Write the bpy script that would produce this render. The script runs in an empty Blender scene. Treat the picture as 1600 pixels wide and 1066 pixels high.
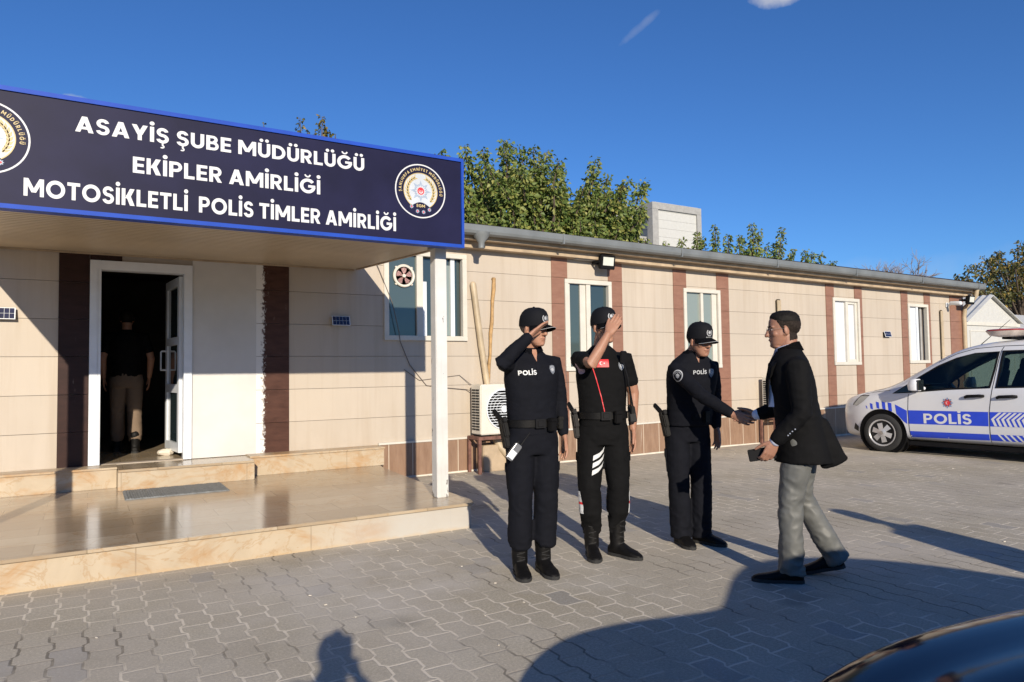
import bpy, bmesh, math, random
from mathutils import Vector, Matrix, noise
from mathutils.bvhtree import BVHTree
random.seed(11)
SC = bpy.context.scene
COL = SC.collection
PI = math.pi
R = math.radians

# ------------------------------------------------------------------ camera, sky, sun, exposure
H = 1.38
YAW, PITCH, ROLL = 0.542152, 0.0425392, -0.0140727
fw = Vector((math.sin(YAW) * math.cos(PITCH), math.cos(YAW) * math.cos(PITCH), math.sin(PITCH)))
rt0 = Vector((math.cos(YAW), -math.sin(YAW), 0)); up0 = rt0.cross(fw)
rt = rt0 * math.cos(ROLL) + up0 * math.sin(ROLL)
up = -rt0 * math.sin(ROLL) + up0 * math.cos(ROLL)
cd = bpy.data.cameras.new("camera"); cam = bpy.data.objects.new("camera", cd); COL.objects.link(cam)
cd.sensor_width = 36; cd.lens = 1097.58 / 1600 * 36; cd.clip_start = 0.02; cd.clip_end = 3000
M = Matrix(((rt.x, up.x, -fw.x, 0), (rt.y, up.y, -fw.y, 0), (rt.z, up.z, -fw.z, H), (0, 0, 0, 1)))
cam.matrix_world = M
SC.camera = cam

SUN_AZ, SUN_EL = R(17.4), R(19.7)
sd = bpy.data.lights.new("sun", 'SUN'); sun = bpy.data.objects.new("sun", sd); COL.objects.link(sun)
sd.energy = 4.8; sd.angle = R(0.5); sd.color = (1.0, 0.89, 0.73)
trav = Vector((math.sin(SUN_AZ) * math.cos(SUN_EL), math.cos(SUN_AZ) * math.cos(SUN_EL), -math.sin(SUN_EL)))
sun.rotation_euler = trav.to_track_quat('-Z', 'Y').to_euler(); sun.location = (-6, -20, 12)

wd = bpy.data.worlds.new("World"); SC.world = wd; wd.use_nodes = True
wn, wl = wd.node_tree.nodes, wd.node_tree.links
wn.clear()
sky = wn.new('ShaderNodeTexSky'); sky.sky_type = 'NISHITA'; sky.sun_disc = False
sky.sun_elevation = SUN_EL; sky.sun_rotation = PI + SUN_AZ
sky.altitude = 500; sky.air_density = 1.0; sky.dust_density = 0.0; sky.ozone_density = 3.0
bgn = wn.new('ShaderNodeBackground'); bgn.inputs[1].default_value = 0.080
out = wn.new('ShaderNodeOutputWorld')
tc = wn.new('ShaderNodeTexCoord')
def wmath(op, a, b=None, c=None):
    n = wn.new('ShaderNodeMath'); n.operation = op
    for i, v in enumerate((a, b, c)):
        if v is None: continue
        if isinstance(v, (int, float)): n.inputs[i].default_value = v
        else: wl.new(v, n.inputs[i])
    return n.outputs[0]
def wdot(vec):
    n = wn.new('ShaderNodeVectorMath'); n.operation = 'DOT_PRODUCT'
    wl.new(tc.outputs['Generated'], n.inputs[0]); n.inputs[1].default_value = vec
    return n.outputs['Value']
ns = wn.new('ShaderNodeTexNoise'); ns.inputs['Scale'].default_value = 26; ns.inputs['Detail'].default_value = 7
wl.new(tc.outputs['Generated'], ns.inputs['Vector'])
def cloud(d, ra, rb, tilt, gain):
    d = Vector(d).normalized(); e = d.cross(Vector((0, 0, 1))).normalized(); n = e.cross(d)
    a = e * math.cos(tilt) + n * math.sin(tilt); b = -e * math.sin(tilt) + n * math.cos(tilt)
    u = wmath('DIVIDE', wdot(a), ra); v = wmath('DIVIDE', wdot(b), rb)
    r2 = wmath('ADD', wmath('MULTIPLY', u, u), wmath('MULTIPLY', v, v))
    m = wmath('SUBTRACT', 1.0, r2)
    m = wmath('ADD', m, wmath('MULTIPLY', wmath('SUBTRACT', ns.outputs['Fac'], 0.5), 3.2))
    m = wmath('MULTIPLY', m, gain)
    front = wmath('GREATER_THAN', wdot(d), 0.5)
    n2 = wn.new('ShaderNodeClamp'); wl.new(wmath('MULTIPLY', m, front), n2.inputs[0])
    return n2.outputs[0]
c1 = cloud((0.71, 0.545, 0.452), .036, .017, -0.05, 0.8)
c2 = cloud((0.60, 0.665, 0.438), .032, .006, 0.62, 0.16)
c3 = cloud((-0.012, 0.95, 0.318), .022, .011, -0.12, 0.8)
c4 = cloud((0.80, 0.56, 0.10), .30, .035, 0.05, 0.10)
cm = wmath('MAXIMUM', wmath('MAXIMUM', c1, c2), wmath('MAXIMUM', c3, c4))
mixc = wn.new('ShaderNodeMix'); mixc.data_type = 'RGBA'
wl.new(cm, mixc.inputs['Factor']); hs = wn.new('ShaderNodeMix'); hs.data_type = 'RGBA'; hs.blend_type = 'MULTIPLY'; hs.inputs['Factor'].default_value = 1.0
wl.new(sky.outputs[0], hs.inputs['A']); hs.inputs['B'].default_value = (.49, .855, 1.34, 1)
wl.new(hs.outputs['Result'], mixc.inputs['A']); mixc.inputs['B'].default_value = (6.2, 6.4, 7.0, 1)
wl.new(mixc.outputs['Result'], bgn.inputs[0]); wl.new(bgn.outputs[0], out.inputs[0])

SC.view_settings.view_transform = 'Standard'; SC.view_settings.look = 'None'
SC.view_settings.exposure = 0.25; SC.view_settings.gamma = 1.0
SC.cycles.use_denoising = True if hasattr(SC, 'cycles') else False

# ------------------------------------------------------------------ materials
class NT:
    def __init__(s, name):
        s.m = bpy.data.materials.new(name); s.m.use_nodes = True
        s.t = s.m.node_tree; s.n = s.t.nodes; s.l = s.t.links
        s.b = s.n['Principled BSDF']; s.out = s.n['Material Output']
        s._tc = None
    def new(s, k): return s.n.new('ShaderNode' + k)
    def set(s, sock, v):
        if isinstance(v, bpy.types.NodeSocket): s.l.new(v, sock)
        elif isinstance(v, (tuple, list)) and len(v) == 3 and sock.type == 'RGBA': sock.default_value = (*v, 1)
        else: sock.default_value = v
    def obj(s):
        if not s._tc: s._tc = s.new('NewGeometry')
        return s._tc.outputs['Position']
    def mapv(s, v, scale=(1, 1, 1), loc=(0, 0, 0), rot=(0, 0, 0)):
        n = s.new('Mapping'); s.l.new(v, n.inputs[0]); n.inputs['Scale'].default_value = scale
        n.inputs['Location'].default_value = loc; n.inputs['Rotation'].default_value = rot; return n.outputs[0]
    def math(s, op, a, b=None, c=None, clamp=False):
        n = s.new('Math'); n.operation = op; n.use_clamp = clamp
        for i, v in enumerate((a, b, c)):
            if v is not None: s.set(n.inputs[i], v)
        return n.outputs[0]
    def noise(s, v, scale, detail=4, rough=.55, dist=0):
        n = s.new('TexNoise'); s.l.new(v, n.inputs['Vector']); n.inputs['Scale'].default_value = scale
        n.inputs['Detail'].default_value = detail; n.inputs['Roughness'].default_value = rough
        n.inputs['Distortion'].default_value = dist; return n.outputs['Fac']
    def rng(s, v, a, b, c=0., d=1., smooth=False):
        n = s.new('MapRange'); s.set(n.inputs[0], v)
        if smooth: n.interpolation_type = 'SMOOTHSTEP'
        for i, q in enumerate((a, b, c, d)): n.inputs[i + 1].default_value = q
        return n.outputs[0]
    def mix(s, f, a, b, mode='MIX'):
        n = s.new('Mix'); n.data_type = 'RGBA'; n.blend_type = mode
        s.set(n.inputs['Factor'], f); s.set(n.inputs['A'], a); s.set(n.inputs['B'], b); return n.outputs['Result']
    def sep(s, v):
        n = s.new('SeparateXYZ'); s.l.new(v, n.inputs[0]); return n.outputs
    def comb(s, x, y, z=0.):
        n = s.new('CombineXYZ')
        for i, q in enumerate((x, y, z)): s.set(n.inputs[i], q)
        return n.outputs[0]
    def bump(s, h, strength=.3, dist=.01):
        n = s.new('Bump'); n.inputs['Strength'].default_value = strength; n.inputs['Distance'].default_value = dist
        s.l.new(h, n.inputs['Height']); s.l.new(n.outputs[0], s.b.inputs['Normal'])
    def fin(s, col=None, rough=None, metal=None, spec=None, coat=None):
        if col is not None: s.set(s.b.inputs['Base Color'], col)
        if rough is not None: s.set(s.b.inputs['Roughness'], rough)
        if metal is not None: s.set(s.b.inputs['Metallic'], metal)
        if spec is not None: s.set(s.b.inputs['Specular IOR Level'], spec)
        if coat is not None: s.set(s.b.inputs['Coat Weight'], coat); s.b.inputs['Coat Roughness'].default_value = .04
        return s.m
def simple(name, col, rough=.6, metal=0., var=.12, vs=6., bump=.0, bs=40., spec=.5, coat=None, bd=.004):
    t = NT(name); o = t.obj(); n = t.noise(o, vs, 5)
    c = t.mix(t.rng(n, .3, .7), tuple(q * (1 - var) for q in col), tuple(min(1, q * (1 + var)) for q in col))
    if bump: t.bump(t.noise(o, bs, 4), bump, bd)
    return t.fin(c, rough, metal, spec, coat)
MT = {}
def paver():
    t = NT('interlocking_pavers'); x, y, z = t.sep(t.obj())
    jit = t.math('MULTIPLY', t.math('SUBTRACT', t.noise(t.obj(), 3.5, 2), .5), .05)
    U = t.math('DIVIDE', t.math('ADD', y, jit), .245)
    tri = t.math('PINGPONG', t.math('ADD', U, 200.15), .5)
    st = t.rng(tri, .19, .31, -.075, .075, True)
    V = t.math('ADD', t.math('DIVIDE', x, .15), t.math('ADD', st, t.math('MULTIPLY', jit, 3)))
    colid = t.math('FLOOR', V)
    par = t.math('MODULO', t.math('ADD', colid, 1000.), 2.)
    U2 = t.math('ADD', U, t.math('MULTIPLY', par, .5))
    rowid = t.math('FLOOR', U2)
    g = t.math('FRACT', V); f = t.math('FRACT', U2)
    dv = t.math('MULTIPLY', t.math('MINIMUM', g, t.math('SUBTRACT', 1., g)), .15)
    du = t.math('MULTIPLY', t.math('MINIMUM', f, t.math('SUBTRACT', 1., f)), .245)
    d = t.math('MINIMUM', du, dv)
    wob = t.noise(t.obj(), 60, 3)
    d2 = t.math('ADD', d, t.math('MULTIPLY', t.math('SUBTRACT', wob, .5), .006))
    joint = t.rng(d2, .0036, .0098, 1., 0., True)
    cross = t.rng(t.math('SUBTRACT', du, dv), .0, .004, 1., 0.)
    wn_ = t.new('TexWhiteNoise'); wn_.noise_dimensions = '2D'; t.l.new(t.comb(colid, rowid), wn_.inputs['Vector'])
    r = wn_.outputs['Value']
    base = t.mix(r, (.60, .53, .395), (.675, .61, .465))
    base = t.mix(t.rng(r, .96, .97, 0., .7), base, (.40, .39, .37))
    speck = t.noise(t.obj(), 220, 3, .7)
    base = t.mix(t.rng(speck, .35, .75), t.mix(.5, base, (.14, .125, .105)), base)
    gr = t.noise(t.obj(), 70, 2, .8)
    base = t.mix(t.rng(gr, .40, .62, .55, 0.), base, (.27, .24, .19))
    base = t.mix(t.rng(gr, .60, .74, 0., .35), base, (.70, .64, .52))
    big = t.noise(t.obj(), .45, 5, .6)
    base = t.mix(t.rng(big, .35, .7, 0., .55), base, (.55, .505, .45))
    med = t.noise(t.obj(), 2.3, 6, .65)
    base = t.mix(t.rng(med, .52, .78, 0., .5), base, (.29, .265, .215))
    oil = t.noise(t.mapv(t.obj(), loc=(7, 3, 0)), 1.1, 3, .5)
    base = t.mix(t.rng(oil, .66, .74, 0., .45), base, (.16, .15, .13))
    # sand in the joints: pale, here and there washed out and dark
    sel = t.noise(t.obj(), 1.3, 4)
    jc = t.mix(t.rng(sel, .40, .56), t.mix(cross, (.13, .115, .09), (.38, .335, .265)), (.78, .70, .565))
    dust = t.math('MULTIPLY', t.rng(t.noise(t.mapv(t.obj(), loc=(3, 1, 0)), .8, 6, .6), .46, .66), .75)
    base = t.mix(t.math('MULTIPLY', joint, .72), base, jc)
    ctr = t.new('VectorMath'); ctr.operation = 'DISTANCE'; t.l.new(t.obj(), ctr.inputs[0]); ctr.inputs[1].default_value = (2.2, 4.8, 0)
    patch = t.math('MULTIPLY', t.rng(ctr.outputs['Value'], 2.2, .4), dust)
    base = t.mix(t.math('MULTIPLY', patch, .9), base, (.66, .62, .56))
    h = t.math('ADD', t.math('MULTIPLY', joint, -1.), t.math('MULTIPLY', speck, .22))
    h = t.math('ADD', h, t.math('MULTIPLY', r, .35))
    t.bump(h, .4, .003)
    return t.fin(base, t.rng(speck, .3, .7, .8, .97), spec=.15)
MT['paver'] = paver()
def wallmat(name, col, joints=True, glossy=.55):
    t = NT(name); o = t.obj(); x, y, z = t.sep(o)
    n1 = t.noise(t.mapv(o, (1, 1, .35)), 1.1, 6, .6)
    c = t.mix(t.rng(n1, .3, .72), tuple(q * .90 for q in col), tuple(q * 1.06 for q in col))
    rw = t.new('TexWhiteNoise'); rw.noise_dimensions = '2D'; t.l.new(t.comb(t.math('FLOOR', t.math('DIVIDE', t.math('ADD', z, .005), .3985)), t.math('FLOOR', t.math('DIVIDE', x, 3.1))), rw.inputs['Vector'])
    c = t.mix(t.math('MULTIPLY', rw.outputs['Value'], .5), c, tuple(q * .88 for q in col))
    st = t.noise(t.mapv(o, (9, 9, .5)), 1.0, 5, .6)
    c = t.mix(t.rng(st, .48, .82, 0., .42), c, tuple(q * w for q, w in zip(col, (.68, .60, .50))))
    sp = t.noise(o, 3.2, 6, .7)
    c = t.mix(t.rng(sp, .64, .8, 0., .45), c, (.40, .32, .225))
    vo = t.new('TexVoronoi'); vo.inputs['Scale'].default_value = 1.15; t.l.new(o, vo.inputs['Vector'])
    c = t.mix(t.rng(vo.outputs['Distance'], .022, .008, 0., .75), c, (.33, .20, .10))
    low = t.rng(z, 1.0, .4, 0., 1.)
    c = t.mix(t.math('MULTIPLY', low, t.rng(t.noise(t.mapv(o, (2, 2, 1)), 2., 5), .4, .75, 0., .5)), c, tuple(q * w for q, w in zip(col, (.72, .68, .62))))
    t.bump(t.noise(t.mapv(o, (1, 1, 14)), 25, 3), .12, .003)
    return t.fin(c, glossy, spec=.35)
MT['wall'] = wallmat('cream_cladding', (.505, .44, .362))
MT['wallback'] = simple('cladding_gap', (.40, .33, .265), .8)
def brown(name, a, b, smear=False, sp=.45):
    t = NT(name); o = t.obj(); x, y, z = t.sep(o)
    n = t.noise(t.mapv(o, (2, 2, 6)), 3, 6, .6)
    c = t.mix(t.rng(n, .3, .7), a, b)
    sc = t.noise(t.mapv(o, (14, 14, 2.5)), 2., 6, .65)
    c = t.mix(t.rng(sc, .66, .85, 0., .6), c, (.62, .52, .45))
    if smear:
        e = t.math('ADD', x, t.math('MULTIPLY', t.math('SUBTRACT', t.noise(t.mapv(o, (1, 1, .8)), 26, 6, .75), .5), .24))
        m = t.rng(e, 1.80, 1.77)
        c = t.mix(m, c, (.74, .73, .70))
    t.bump(n, .1, .004)
    return t.fin(c, .42, spec=sp)
MT['strip'] = brown('terracotta_strip', (.225, .112, .075), (.28, .148, .10))
MT['darkstrip'] = brown('dark_brown_tile', (.026, .012, .0095), (.044, .02, .016), False, .2)
MT['smearstrip'] = brown('paint_smeared_tile', (.055, .025, .018), (.09, .042, .030), True, .2)
def dado():
    t = NT('brown_base_tile'); o = t.obj(); x, y, z = t.sep(o)
    n = t.noise(t.mapv(o, (7, 7, 1.2)), 2.2, 6, .65)
    c = t.mix(t.rng(n, .3, .72), (.20, .122, .080), (.32, .215, .148))
    tid = t.math('FLOOR', t.math('DIVIDE', x, .335)); w = t.new('TexWhiteNoise'); w.noise_dimensions = '1D'; t.l.new(tid, w.inputs['W'])
    c = t.mix(t.math('MULTIPLY', w.outputs['Value'], .45), c, (.27, .16, .10))
    f = t.math('FRACT', t.math('DIVIDE', x, .335)); d = t.math('MULTIPLY', t.math('MINIMUM', f, t.math('SUBTRACT', 1., f)), .335)
    j = t.rng(d, .004, .007, 1., 0.)
    drip = t.rng(t.noise(t.mapv(o, (30, 30, 1.0)), 1.2, 4, .6), .66, .75, 0., .55)
    c = t.mix(drip, c, (.6, .54, .46)); c = t.mix(j, c, (.55, .46, .36))
    t.bump(t.math('MULTIPLY', j, -1.), .4, .004)
    return t.fin(c, .35, spec=.5)
MT['dado'] = dado()
def marble(name, tiles, rough, grey=False, front=False):
    t = NT(name); o = t.obj(); x, y, z = t.sep(o)
    wv = t.noise(o, 2.2, 8, .62, 1.2)
    n2 = t.noise(t.mapv(o, (1, 1.4, 2.), loc=(4, 2, 1)), 1.5, 8, .68, .9)
    c = t.mix(t.rng(wv, .3, .7), (.405, .325, .225), (.50, .415, .30))
    c = t.mix(t.rng(n2, .48, .66, 0., .85 if front else .28), c, (.40, .215, .075))
    v = t.math('ABSOLUTE', t.math('SUBTRACT', t.noise(t.mapv(o, (1.2, 1.2, 1.6)), 1.7, 9, .6, 1.6), .5))
    c = t.mix(t.rng(v, .0, .022, .55, 0.), c, (.36, .22, .10))
    if tiles:
        row = t.math('FLOOR', t.math('DIVIDE', y, .33))
        xx = t.math('ADD', t.math('DIVIDE', x, .62), t.math('MULTIPLY', t.math('MODULO', t.math('ADD', row, 100.), 2.), .5))
        f = t.math('FRACT', xx); g = t.math('FRACT', t.math('DIVIDE', y, .33))
        d = t.math('MINIMUM', t.math('MULTIPLY', t.math('MINIMUM', f, t.math('SUBTRACT', 1., f)), .62), t.math('MULTIPLY', t.math('MINIMUM', g, t.math('SUBTRACT', 1., g)), .33))
        wn_ = t.new('TexWhiteNoise'); wn_.noise_dimensions = '2D'; t.l.new(t.comb(t.math('FLOOR', xx), row), wn_.inputs['Vector'])
        c = t.mix(t.math('MULTIPLY', wn_.outputs['Value'], .75), c, (.33, .25, .165))
        c = t.mix(t.rng(d, .0025, .006, .8, 0.), c, (.25, .19, .12))
        rg = t.math('ADD', rough, t.math('MULTIPLY', t.noise(o, 1.4, 5), .16))
    else:
        f = t.math('FRACT', t.math('DIVIDE', t.math('ADD', x, 2.13), 1.21)); d = t.math('MULTIPLY', t.math('MINIMUM', f, t.math('SUBTRACT', 1., f)), 1.21)
        c = t.mix(t.rng(d, .003, .006, .8, 0.), c, (.30, .22, .14)); rg = rough
    if grey:
        gx = t.math('ADD', x, t.math('MULTIPLY', t.noise(o, 3, 6), .9))
        c = t.mix(t.rng(gx, 1.85, 2.75, 0., .85), c, (.47, .455, .42))
        dz = t.math('ADD', z, t.math('MULTIPLY', t.noise(o, 8, 5), .08))
        c = t.mix(t.rng(dz, .07, .03, 0., .6), c, (.50, .36, .20))
    t.bump(t.noise(o, 60, 3), .03, .002)
    return t.fin(c, rg, spec=.5)
MT['marble_top'] = marble('marble_paving', True, .09)
MT['marble_front'] = marble('marble_riser', False, .42, True, True)
MT['marble_step'] = marble('marble_step', False, .38, False, True)
MT['white_paint'] = simple('white_paint', (.66, .66, .64), .42, var=.05, vs=9, bump=.08, bs=90)
MT['white_plaster'] = simple('white_plaster', (.58, .57, .545), .55, var=.08, vs=2.0, bump=.12, bs=14)
MT['post'] = simple('post_paint', (.62, .615, .59), .4, var=.07, vs=5, bump=.1, bs=50)
def chipped():
    t = NT('post_paint_chipped'); o = t.obj(); n = t.noise(o, 5, 5)
    c = t.mix(t.rng(n, .3, .7), (.56, .555, .53), (.66, .655, .63)); z = t.sep(o)[2]
    ch = t.math('ADD', t.noise(t.mapv(o, (1, 1, .35)), 16, 5, .6), t.rng(z, .7, .25, 0., .08))
    c = t.mix(t.rng(ch, .665, .685, 0., .9), c, (.10, .085, .075)); st = t.noise(t.mapv(o, (20, 20, .8)), 1, 4)
    c = t.mix(t.rng(st, .55, .8, 0., .35), c, (.36, .31, .25)); t.bump(ch, .1, .003)
    return t.fin(c, .42)
MT['post'] = chipped()
MT['alu'] = simple('white_aluminium', (.70, .735, .77), .33, var=.05, vs=7)
MT['pvc'] = simple('cream_window_pvc', (.60, .57, .50), .35, var=.07, vs=5)
MT['soffit'] = simple('beige_soffit', (.56, .46, .325), .38, var=.1, vs=1.3)
MT['tan_board'] = simple('tan_fascia', (.42, .325, .22), .6, var=.22, vs=5)
MT['galv'] = simple('galvanised_gutter', (.19, .205, .21), .5, .2, var=.15, vs=3)
MT['roof'] = simple('red_brown_roof', (.20, .10, .085), .6)
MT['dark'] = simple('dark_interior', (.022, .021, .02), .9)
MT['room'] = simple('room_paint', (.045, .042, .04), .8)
MT['black'] = simple('black_plastic', (.008, .008, .009), .6, var=.2, spec=.15)
MT['rubber'] = simple('rubber', (.022, .022, .022), .85)
MT['steel'] = simple('steel', (.55, .55, .55), .3, .9)
MT['chrome'] = simple('hubcap_silver', (.50, .50, .51), .3, .35)
MT['navy'] = simple('sign_navy', (.0125, .0125, .042), .5, var=.22, vs=2.2, spec=.15)
MT['blue'] = simple('sign_blue', (.018, .068, .40), .5, var=.10, vs=6, spec=.15)
MT['sticker_blue'] = simple('sticker_blue', (.022, .065, .60), .4, var=.06)
MT['letter'] = simple('letter_white', (.66, .67, .67), .5, var=.03)
MT['gold'] = simple('emblem_gold', (.55, .43, .20), .5)
MT['silver'] = simple('emblem_silver', (.33, .40, .50), .45)
MT['red'] = simple('emblem_red', (.70, .03, .04), .5)
MT['emb_blue'] = simple('emblem_pale', (.52, .56, .60), .5)
MT['emb_dark'] = simple('emblem_steel_blue', (.20, .27, .42), .5)
MT['rust'] = simple('rusty_steel', (.16, .075, .055), .75, var=.4, vs=14)
MT['ac'] = simple('ac_casing', (.66, .62, .54), .5, var=.08)
MT['wood'] = simple('stick_wood', (.42, .26, .11), .7, var=.3, vs=12)
MT['pipe'] = simple('aged_pvc', (.43, .345, .23), .5, var=.2, vs=5)
MT['cable'] = simple('cable_grey', (.12, .10, .09), .6)
MT['pink'] = simple('fan_pink', (.62, .38, .36), .5)
MT['panel_blue'] = simple('solar_cell', (.015, .02, .06), .18, var=.3)
MT['mat_grey'] = simple('doormat', (.22, .23, .23), .95, var=.3, vs=30, bump=.8, bs=120, bd=.01)
MT['stone'] = simple('broken_stone', (.62, .57, .48), .9, var=.15)
MT['lens'] = simple('lamp_lens', (.62, .64, .58), .2, var=.05)
MT['curtain'] = simple('white_blind', (.60, .625, .67), .5, var=.03)
MT['amber'] = simple('dirty_white_lens', (.60, .52, .46), .25, var=.15)
MT['redlens'] = simple('red_lens', (.30, .05, .045), .25)
def glass(name, col, rough=.04, trans=0.):
    t = NT(name); t.fin(col, rough, spec=.6, coat=.6)
    if trans: t.b.inputs['Transmission Weight'].default_value = trans; t.b.inputs['IOR'].default_value = 1.1
    return t.m
MT['glass'] = glass('window_glass', (.035, .055, .06))
MT['glass_teal'] = glass('tinted_glass', (.06, .085, .085))
MT['glass_pale'] = glass('pale_glass', (.22, .26, .24))
def clearglass(name, tint):
    t = NT(name); tr = t.new('BsdfTransparent'); tr.inputs[0].default_value = (*tint, 1); gl = t.new('BsdfGlossy'); gl.inputs['Roughness'].default_value = .02
    fr = t.new('Fresnel'); fr.inputs[0].default_value = 1.5; mx = t.new('MixShader'); t.l.new(fr.outputs[0], mx.inputs[0]); t.l.new(tr.outputs[0], mx.inputs[1]); t.l.new(gl.outputs[0], mx.inputs[2]); t.l.new(mx.outputs[0], t.out.inputs[0]); return t.m
MT['tintglass'] = clearglass('tinted_car_glass', (.34, .42, .40))
MT['carglass'] = glass('car_glass', (.012, .016, .017), .03)
MT['seat'] = simple('seat_grey', (.06, .075, .085), .5)
MT['van'] = simple('van_white', (.64, .65, .675), .28, var=.04, vs=2, coat=.5)
MT['carblue'] = simple('car_navy', (.0022, .004, .016), .10, var=.1, spec=.2)
MT['shut'] = simple('shut_line', (.02, .02, .02), .6)
MT['uniform'] = simple('uniform_navy', (.0058, .0064, .0098), .85, var=.15, vs=14, bump=.35, bs=420, bd=.001, spec=.14)
MT['blackcloth'] = simple('uniform_black', (.0048, .0048, .0052), .85, var=.15, vs=14, bump=.35, bs=420, bd=.001, spec=.14)
MT['jacket'] = simple('jacket_black', (.0048, .0048, .0053), .82, var=.15, vs=14, bump=.3, bs=380, bd=.001, spec=.14)
MT['greytrouser'] = simple('grey_suiting', (.115, .117, .11), .5, var=.14, vs=9, bump=.3, bs=300, bd=.001, spec=.4)
MT['beigetrouser'] = simple('beige_cotton', (.17, .12, .082), .85, var=.1)
MT['shirtblue'] = simple('pale_blue_shirt', (.62, .66, .80), .7, var=.05)
MT['leather'] = simple('black_leather', (.006, .0056, .0056), .55, spec=.16, var=.2, bump=.25, bs=60)
MT['capcloth'] = simple('cap_cloth', (.0075, .008, .0105), .8, spec=.15, bump=.3, bs=400, bd=.001)
def skin(name, col):
    t = NT(name); o = t.obj(); n = t.noise(o, 26, 5)
    c = t.mix(t.rng(n, .3, .7), tuple(q * w for q, w in zip(col, (.92, .86, .84))), col)
    t.b.inputs['Subsurface Weight'].default_value = .12; t.b.inputs['Subsurface Radius'].default_value = (.01, .004, .002)
    t.bump(t.noise(o, 130, 3), .12, .002)
    return t.fin(c, .5, spec=.4)
MT['skin1'] = skin('skin_tan', (.40, .215, .14))
MT['skin2'] = skin('skin_tan_warm', (.38, .20, .13))
MT['skin3'] = skin('skin_olive', (.34, .178, .118))
MT['hair'] = simple('dark_hair', (.0075, .006, .005), .7, var=.4, vs=60, bump=.5, bs=150, spec=.2)
MT['stubble'] = simple('cropped_hair', (.10, .065, .048), .7, var=.3, vs=60)
MT['fade'] = simple('faded_hair', (.024, .0175, .014), .8, var=.4, vs=90, bump=.4, bs=220, spec=.15)
MT['wire'] = simple('thin_wire', (.16, .15, .14), .35, .5)
MT['eyewhite'] = simple('eye_white', (.6, .57, .54), .25)
MT['iris'] = simple('eye_dark', (.012, .009, .008), .15)
MT['lip'] = simple('lip', (.30, .115, .09), .5)
MT['bark'] = simple('bark', (.10, .075, .055), .9, var=.3, vs=10, bump=.6, bs=18, bd=.02)
MT['greybark'] = simple('grey_twig', (.26, .22, .20), .9, var=.2)
MT['whitewall'] = simple('pale_panel', (.50, .50, .475), .6, var=.05)
MT['greytrim'] = simple('grey_trim', (.33, .325, .31), .6)
MT['corr'] = simple('corrugated_sheet', (.60, .60, .57), .5, .2, var=.1)
def leafmat(name, a, b, c):
    t = NT(name); g = t.new('NewGeometry'); rp = t.new('ValToRGB'); t.l.new(g.outputs['Random Per Island'], rp.inputs[0])
    e = rp.color_ramp.elements; e[0].color = (*a, 1); e[1].color = (*c, 1); e[1].position = 1.; m = e.new(.62); m.color = (*b, 1)
    tr = t.new('BsdfTranslucent'); t.l.new(rp.outputs[0], tr.inputs[0]); mx = t.new('MixShader'); mx.inputs[0].default_value = .25
    t.fin(rp.outputs[0], .5, spec=.4); t.l.new(t.b.outputs[0], mx.inputs[1]); t.l.new(tr.outputs[0], mx.inputs[2]); t.l.new(mx.outputs[0], t.out.inputs[0])
    return t.m
MT['leaf'] = leafmat('mulberry_leaf', (.09, .145, .035), (.18, .23, .058), (.33, .32, .09))
MT['leaf2'] = leafmat('yellowing_leaf', (.055, .070, .022), (.125, .12, .035), (.40, .27, .05))

# ------------------------------------------------------------------ helpers
def tag(o, label=None, cat=None, group=None, kind=None):
    if label: o['label'] = label
    if cat: o['category'] = cat
    if group: o['group'] = group
    if kind: o['kind'] = kind
    return o
def thing(name, label, cat, loc=(0, 0, 0), rz=0., group=None):
    o = bpy.data.objects.new(name, None); COL.objects.link(o); o.empty_display_size = .2
    o.location = loc; o.rotation_euler = (0, 0, rz); return tag(o, label, cat, group)
def origin(o):
    v = Vector((0, 0, 0))
    while o: v += o.location; o = o.parent
    return v
def link(name, me, m, parent=None, smooth=False, world=False):
    o = bpy.data.objects.new(name, me); COL.objects.link(o)
    if m is not None:
        me.materials.clear(); me.materials.append(MT[m] if isinstance(m, str) else m)
    if parent:
        o.parent = parent
        if world: me.transform(Matrix.Translation(-origin(parent)))
    if smooth:
        me.polygons.foreach_set('use_smooth', [True] * len(me.polygons))
    return o
def obj(name, bm, m, parent=None, smooth=False, world=False, bevel=0., recalc=True):
    if recalc: bmesh.ops.recalc_face_normals(bm, faces=bm.faces)
    if bevel:
        bmesh.ops.bevel(bm, geom=[e for e in bm.edges if e.is_manifold and e.calc_face_angle(0) > .5], offset=bevel, segments=2, affect='EDGES', clamp_overlap=True)
    me = bpy.data.meshes.new(name); bm.to_mesh(me); bm.free()
    o = link(name, me, m, parent, smooth, world)
    if smooth and hasattr(me, 'set_sharp_from_angle'): me.set_sharp_from_angle(angle=R(40))
    return o
def B(): return bmesh.new()
def box(bm, x0, x1, y0, y1, z0, z1, mat=None):
    vs = [bm.verts.new(p) for p in ((x0, y0, z0), (x1, y0, z0), (x1, y1, z0), (x0, y1, z0), (x0, y0, z1), (x1, y0, z1), (x1, y1, z1), (x0, y1, z1))]
    if mat:
        for v in vs: v.co = mat @ v.co
    for f in ((0, 3, 2, 1), (4, 5, 6, 7), (0, 1, 5, 4), (1, 2, 6, 5), (2, 3, 7, 6), (3, 0, 4, 7)): bm.faces.new([vs[i] for i in f])
    return bm
def beam(bm, a, b, w, h, upv=(0, 0, 1)):
    a, b = Vector(a), Vector(b); d = (b - a); L = d.length; d.normalize()
    s = d.cross(Vector(upv)).normalized(); u = s.cross(d)
    box(bm, 0, L, -w / 2, w / 2, -h / 2, h / 2, Matrix(((d.x, s.x, u.x, a.x), (d.y, s.y, u.y, a.y), (d.z, s.z, u.z, a.z), (0, 0, 0, 1))))
    return bm
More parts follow.
